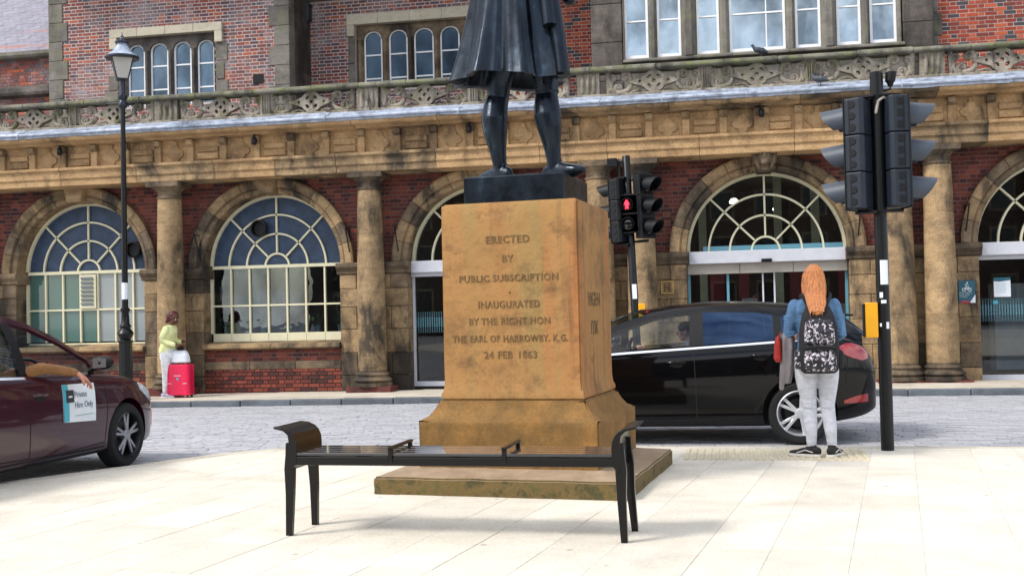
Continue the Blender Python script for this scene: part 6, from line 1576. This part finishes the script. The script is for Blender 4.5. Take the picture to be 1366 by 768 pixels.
# --- woman with suitcase, far pavement
fx, fy = -10.20, -1.02; fz = pz(fx)
def woman():
    b = MB(); H = .955
    b.loft([(0, 0, .82, .10, .14), (0, 0, .95, .09, .12), (.02, 0, 1.12, .09, .13), (.045, 0, 1.28, .08, .14), (.06, 0, 1.34, .05, .07)], 16)
    b.tube([(.06, 0, 1.30), (.095, 0, 1.40)], .045, 10, 'round')
    P, rot = face_head(b, (.135, -.01, 1.465), (.83, -.22, -.42), (.35, -.1, .93), .95)
    b.tube([(0, -.08, .84), (-.01, -.08, .46), (-.03, -.07, .09)], [.07, .05, .035], 10, 'round'); b.tube([(0, .08, .84), (.04, .08, .46), (.06, .08, .09)], [.07, .05, .035], 10, 'round')
    b.tube([(.05, -.15, 1.27), (-.02, -.19, 1.05), (.20, -.14, .98)], [.04, .035, .025], 10, 'round'); b.tube([(.05, .15, 1.27), (.04, .18, 1.05), (.24, .10, 1.02)], [.04, .035, .025], 10, 'round')
    hand(b, (.23, -.13, .975), (.8, .35, .0), (0, .3, -.8), thumb=1, curl=.5, scale=.95); hand(b, (.26, .09, 1.03), (.7, -.45, .1), (0, -.4, -.6), thumb=-1, curl=.6, scale=.95)
    g = fused('person', b, ['skin_dk'], None, .007, 2, loc=(fx, fy, fz)); tag(g, 'woman in pale yellow blouse and white trousers looking down beside a pink suitcase', 'person'); eyes(g, P, .95)
    j = MB(); j.loft([(-.015, 0, .84, .135, .175), (-.01, 0, .92, .13, .17), (0, 0, 1.0, .11, .15), (.02, 0, 1.1, .11, .15), (.05, 0, 1.2, .125, .165), (.055, 0, 1.29, .095, .16), (.06, 0, 1.34, .06, .09)], 20, 2.2)
    j.tube([(.05, -.15, 1.27), (-.01, -.19, 1.12), (-.01, -.19, 1.05), (.10, -.16, 1.01), (.19, -.14, .98)], [.065, .058, .054, .05, .045], 12, 'round'); j.tube([(.05, .15, 1.27), (.04, .18, 1.06), (.20, .11, 1.02)], [.065, .054, .045], 12, 'round')
    fused('blouse', j, 'blouse', g, .008, 2)
    t = MB(); t.loft([(0, 0, .72, .13, .17), (0, 0, .82, .135, .175), (0, 0, .9, .12, .16), (0, 0, .96, .10, .14)], 20, 2.3)
    t.tube([(0, -.085, .80), (.0, -.085, .6), (-.01, -.08, .44), (-.03, -.07, .12)], [.10, .085, .066, .045], 14, 'round'); t.tube([(0, .085, .80), (.03, .085, .6), (.04, .08, .44), (.06, .08, .12)], [.10, .085, .066, .045], 14, 'round')
    fused('trousers', t, 'trousers', g, .008, 2)
    h = MB(); h.ell((.115, 0, 1.52), (.10, .088, .085)); h.ell((.07, 0, 1.49), (.075, .082, .085)); h.ell((.02, 0, 1.50), (.045, .05, .05)); h.tube([(.04, -.01, 1.47), (-.005, -.02, 1.40)], [.05, .03], 8, 'round')
    fused('hair', h, 'hair_red', g, .007, 1)
    shoe('shoe', (-.03, -.07, 0), (1, -.2), g, 'trainer', 'sole', .25); shoe('shoe', (.06, .08, 0), (1, .1), g, 'trainer', 'sole', .25)
woman()
SC = thing('suitcase', 'upright bright pink hard-shell suitcase on the far pavement', 'suitcase', (-9.95, -1.02, fz))
mk('shell', MB().loft([(0, 0, .045, .205, .115), (0, 0, .06, .222, .130), (0, 0, .60, .222, .130), (0, 0, .615, .205, .115)], 40, 7), 'pink', SC, smooth=35, bevel=.004)
mk('zip_band', MB().loft([(0, 0, .05, .2235, .012), (0, 0, .61, .2235, .012)], 20, 10), 'plastic', SC)
for x in (-.17, .17):
    for y in (-.08, .08): mk('caster_wheel', MB().lathe([(.022, -.01), (.022, .01)], 14, (x, y, .023), 'y'), 'tyre', SC, recalc=True)
m = MB(); m.tube([(-.06, 0, .61), (-.055, 0, .635), (.055, 0, .635), (.06, 0, .61)], .009, 8); mk('carry_handle', m, 'plastic', SC, smooth=50)
for k in range(2):
    for x0, x1 in ((-.19, -.12), (.10, .18)): mk('ridge', MB().box(x0, x1, -.136, -.128, .262, .27), 'white', SC) if k == 0 else None
mk('badge', MB().box(-.07, .07, -.1335, -.1285, .405, .413), 'white', SC); mk('badge', MB().box(-.022, .022, -.1335, -.1285, .33, .37), 'sticker_blue', SC)
wb = MB(); wb.loft([(0, 0, .642, .17, .09), (0, 0, .66, .185, .10), (.0, 0, .78, .165, .09), (-.01, 0, .85, .14, .07), (-.01, 0, .87, .11, .04)], 24, 3)
wbag = fused('white_bag', wb, 'white', None, .008, 2, loc=(-9.95, -1.02, fz)); tag(wbag, 'white travel bag resting on top of the pink suitcase', 'bag')
db = MB(); db.ell((0, 0, .03), (.07, .05, .035)); db.ell((.04, .01, .06), (.04, .03, .03)); db.tube([(-.05, 0, .04), (0, -.03, .09), (.06, 0, .05)], .008, 6)
dbag = fused('purse', db, 'canvas_black', None, .005, 1, loc=(-9.94, -1.04, fz+.875)); tag(dbag, "small black purse under the woman's hands above the white bag", 'purse')

# --- drivers
def seated(name, label, base, rz_, side, top, skin, hair, arm_out=False):
    b = MB(); y0 = side*.36
    # local: car frame, nose towards -x
    b.loft([(2.36, y0, .50, .12, .16), (2.38, y0, .62, .11, .15), (2.43, y0, .82, .10, .15), (2.46, y0, .98, .09, .16), (2.45, y0, 1.03, .05, .07)], 16)
    b.tube([(2.45, y0, 1.0), (2.42, y0, 1.09)], .05, 10, 'round'); P, rot = face_head(b, (2.39, y0, 1.165), (-1, 0, -.05), s=.96)
    for q in (-1, 1): b.tube([(2.36, y0+q*.09, .56), (1.92, y0+q*.10, .62), (1.62, y0+q*.10, .34), (1.52, y0+q*.10, .30)], [.08, .06, .045, .04], 10, 'round')
    o = side; 
    if arm_out:       # upper arm, elbow on the sill, forearm along the door, hand drooping outside
        A = [(2.42, y0+.15*o, .97), (2.50, y0+.36*o, .935), (2.44, y0+.475*o, 1.00)]; E_ = Vector((2.26, o*.87, 1.03)); Wp = Vector((1.93, o*.985, .975))
        b.tube([A[0], (2.42, o*.66, .95), E_], [.05, .045, .042], 12, 'round'); b.tube([E_, Wp], [.042, .027], 12, 'round')
        hand(b, Wp+Vector((-.005, 0, 0)), (-.80, .25*o, -.50), (-.35, -.2*o, -.8), thumb=o*-1, curl=.28, scale=1.3)
    else:
        b.tube([(2.43, y0+.16*o, .96), (2.25, y0+.22*o, .78), (1.95, y0+.14*o, .92)], [.045, .04, .028], 10, 'round'); hand(b, (1.93, y0+.13*o, .93), (-.9, -.2*o, .3), (-.2, -.6*o, -.4), thumb=1, curl=1.0)
    b.tube([(2.43, y0-.16*o, .96), (2.22, y0-.22*o, .80), (1.96, y0-.12*o, .95)], [.045, .04, .028], 10, 'round'); hand(b, (1.93, y0-.11*o, .96), (-.9, .2*o, .3), (-.2, .6*o, -.4), thumb=-1, curl=1.0)
    g = fused(name, b, [skin], None, .006, 2, loc=base, rot=(0, 0, rz_)); tag(g, label, 'person'); eyes(g, P, .96)
    j = MB(); j.loft([(2.36, y0, .50, .145, .19), (2.38, y0, .62, .135, .175), (2.43, y0, .82, .125, .18), (2.46, y0, .96, .11, .19), (2.45, y0, 1.04, .06, .08)], 20, 2.3)
    if arm_out: j.tube([(2.42, y0+.15*o, .97), (2.44, o*.66, .95), tuple(E_)], [.07, .056, .052], 14, 'round'); j.tube([E_, E_.lerp(Wp, .45)+Vector((0, 0, .004)), E_.lerp(Wp, .97)], [.050, .045, .036], 14, 'round')
    else: j.tube([(2.43, y0+.16*o, .96), (2.25, y0+.22*o, .79), (2.0, y0+.15*o, .90)], [.065, .055, .045], 12, 'round')
    j.tube([(2.43, y0-.16*o, .96), (2.22, y0-.22*o, .81), (2.0, y0-.13*o, .93)], [.065, .055, .045], 12, 'round')
    if arm_out:
        for k in range(6): c = E_.lerp(Wp, .1+.14*k); rr2 = .049-.0025*k; j.tube([c+Vector((.012, -rr2*.8, .02)), c+Vector((0, 0, rr2+.002)), c+Vector((-.012, rr2*.8, .01)), c+Vector((-.01, rr2, -.03))], .008, 6)
    fused('jacket', j, top, g, .0065, 2)
    h = MB(); h.ell((2.40, y0, 1.205), (.10, .085, .075)); h.ell((2.44, y0, 1.175), (.065, .082, .08)); fused('hair', h, hair, g, .007, 1)
    t = MB()
    for q in (-1, 1): t.tube([(2.36, y0+q*.09, .56), (1.92, y0+q*.10, .62), (1.62, y0+q*.10, .36)], [.10, .078, .06], 10, 'round')
    fused('trousers', t, 'dark_cloth', g, .01, 1)
    return g
seated('person', 'driver in a tan jacket resting one arm out of the maroon car window', PM['place'][0], PM['place'][1][2], 1, 'tan_sleeve', 'skin', 'hair_dk', True)
seated('person', 'driver in a light blue shirt at the wheel of the black hatchback', PB['place'][0], PB['place'][1][2], 1, 'shirt_blue', 'skin', 'hair_dk')

# ------------------------------------------------------------------ pigeons, plants, signs
def pigeon(loc, rz_, label, up=True):
    b = MB(); b.tube([(-.15, 0, .075), (-.09, 0, .10), (0, 0, .125), (.07, 0, .14), (.10, 0, .165), (.115, 0, .195)], [(.018, .008), (.045, .032), (.058, .055), (.045, .048), (.028, .028), (.024, .024)], 12, 'round')
    b.ell((.125, 0, .205), (.028, .022, .022)); b.tube([(.145, 0, .205), (.168, 0, .198)], [.007, .003], 6, 'round')
    b.tube([(-.02, .02, .08), (-.015, .02, .0)], .006, 6); b.tube([(-.02, -.02, .08), (-.015, -.02, .0)], .006, 6)
    for q in (-1, 1): b.tube([(.05, q*.045, .135), (-.04, q*.052, .125), (-.14, q*.03, .095)], [(.012, .03), (.012, .04), (.006, .012)], 10, 'round'); b.tube([(-.015, q*.02, .005), (.02, q*.02, .004)], .005, 6)
    o = fused('pigeon', b, 'pigeon', None, .005, 1, loc=loc, rot=(0, 0, rz_)); return tag(o, label, 'pigeon')
pigeon((.66, -.62, 5.61), R(200), 'dark pigeon standing on the mossy coping under the bay window')
pigeon((1.62, -.86, 5.01), R(165), 'grey pigeon on the lead ledge just left of the near traffic signal')
WC = ARCH['B']
for i, x in enumerate((-1.16, -.40, .14, .74, 1.20)):
    lab = ['leftmost potted plant on the sill inside the arched window', 'potted plant second from left inside the arched window, upright leaves', 'potted plant in the middle of the row inside the arched window', 'potted plant second from right inside the arched window', 'rightmost potted plant inside the arched window beside the stone pier'][i]
    t = thing('potted_plant', lab, 'plant', (WC+x, .46, 1.06), group='potted plants on the window sill')
    mk('pot', MB().lathe([(.045, 0), (.062, .12), (.066, .12), (.066, .135), (.05, .135)], 16), 'pot', t, smooth=40)
    lf = MB(); rn = random.Random(i)
    for k in range(46):
        a = rn.uniform(0, 2*pi); e = rn.uniform(.3, 1.5); ln_ = rn.uniform(.08, .2); d = Vector((cos(a)*cos(e), sin(a)*cos(e), sin(e))); p = Vector((0, 0, .13))+d*ln_; sd_ = d.cross(Vector((0, 0, 1))).normalized()*.022; n_ = d.cross(sd_).normalized()*.004
        lf.add([p, p+d*.03+sd_, p+d*.07, p+d*.03-sd_, p+d*.03+n_], [(0, 1, 4), (1, 2, 4), (2, 3, 4), (3, 0, 4)]); lf.tube([(0, 0, .12), p], .002, 4)
    mk('foliage', lf, 'leaf', t)
mk('plant_shelf', MB().box(WC-1.37, WC+1.37, .36, .60, 1.02, 1.058), 'cream', ST)
sg = thing('cycle_sign', 'small teal sign with a white cyclist on the stone pier right of the twin columns', 'sign', (3.99, -.115, 1.33))
mk('sign_board', MB().box(-.135, .135, 0, .02, 0, .38), 'sign_teal', sg, bevel=.004)
mk('red_corner', MB().prism([(-.11, .0), (.06, .0), (.03, .03), (-.03, .042), (-.09, .03)], -.004, 0), 'sign_red', sg, recalc=True); mk('white_corner', MB().prism([(.04, .0), (.134, .0), (.134, .14)], -.003, 0), 'white', sg, recalc=True)
cy = MB()
for x in (-.045, .045): cy.sector(x, .225, .022, .032, 0, 2*pi, -.005, 0, 18)
for a, b_ in (((-.045, .225), (-.015, .265)), ((-.015, .265), (.03, .265)), ((.03, .265), (.045, .225)), ((-.015, .265), (.0, .225)), ((0, .225), (.03, .265)), ((-.03, .30), (.0, .325)), ((-.03, .30), (.005, .28)), ((.0, .325), (.03, .29))):
    cy.tube([(a[0], -.003, a[1]), (b_[0], -.003, b_[1])], .0055, 6)
cy.ell((.01, -.003, .343), (.012, .004, .012)); mk('cyclist_symbol', cy, 'white', sg)
for k, t_ in enumerate(('Please walk your', 'bicycle within', 'the station')):
    me = text_mesh(t_, .030, .001, 'LEFT'); link('sign_lettering', me, 'white', sg, (-.122, -.003, .165-.034*k))
nt_ = thing('paper_notice', 'white paper notice with teal header stuck on the right-hand entrance glass', 'sign', (4.50, .235, 1.42))
mk('sheet', MB().box(0, .27, 0, .004, 0, .33), 'white', nt_); mk('header_band', MB().prism([(0, .27), (.10, .262), (.27, .285), (.27, .333), (0, .333)], -.002, 0), 'sign_teal', nt_, recalc=True)
for k in range(6): mk('print_line', MB().box(.03, .20-.01*(k % 3), -.0015, 0, .22-.028*k, .226-.028*k), 'ink_teal', nt_)
mk('small_label', MB().box(-.02, .06, 0, .004, -.12, -.06), 'sticker_blue', nt_)

# ------------------------------------------------------------------ hotel across the square (seen mirrored in the glass)
HT = thing('brick_hotel', 'large brick hotel across the square behind the viewer, mirrored in the station windows', 'building', (0, -62, 0))
mk('wall', MB().box(-32, 32, -12, 0, -.4, 11), 'hotel_brick', HT)
mk('roof', MB().ext([(-12, 11), (-6, 15), (0, 11)], -32.5, 32.5), 'hotel_roof', HT)
for x in (-24, -8, 8, 24): mk('gable', MB().prism([(x-3.5, 0), (x+3.5, 0), (x+3.5, 12), (x, 16), (x-3.5, 12)], -1.0, 1.2), 'hotel_brick', HT, recalc=True)
wm = MB().box(-.9, .9, -.05, .06, 0, 2.2).mesh('window'); wm.materials.append(M['hotel_stone']); pm_ = MB().box(-.75, .75, .0, .08, .15, 2.05).mesh('pane'); pm_.materials.append(M['hotel_glass'])
for j in range(3):
    for i in range(19):
        x = -29+i*3.2; gable = any(abs(x-c) < 3.6 for c in (-24, -8, 8, 24)); wdo = link('window', wm, None, HT, (x, 1.22 if gable else .03, 1.2+j*3.3)); link('pane', pm_, None, wdo)
bpy.context.view_layer.update()
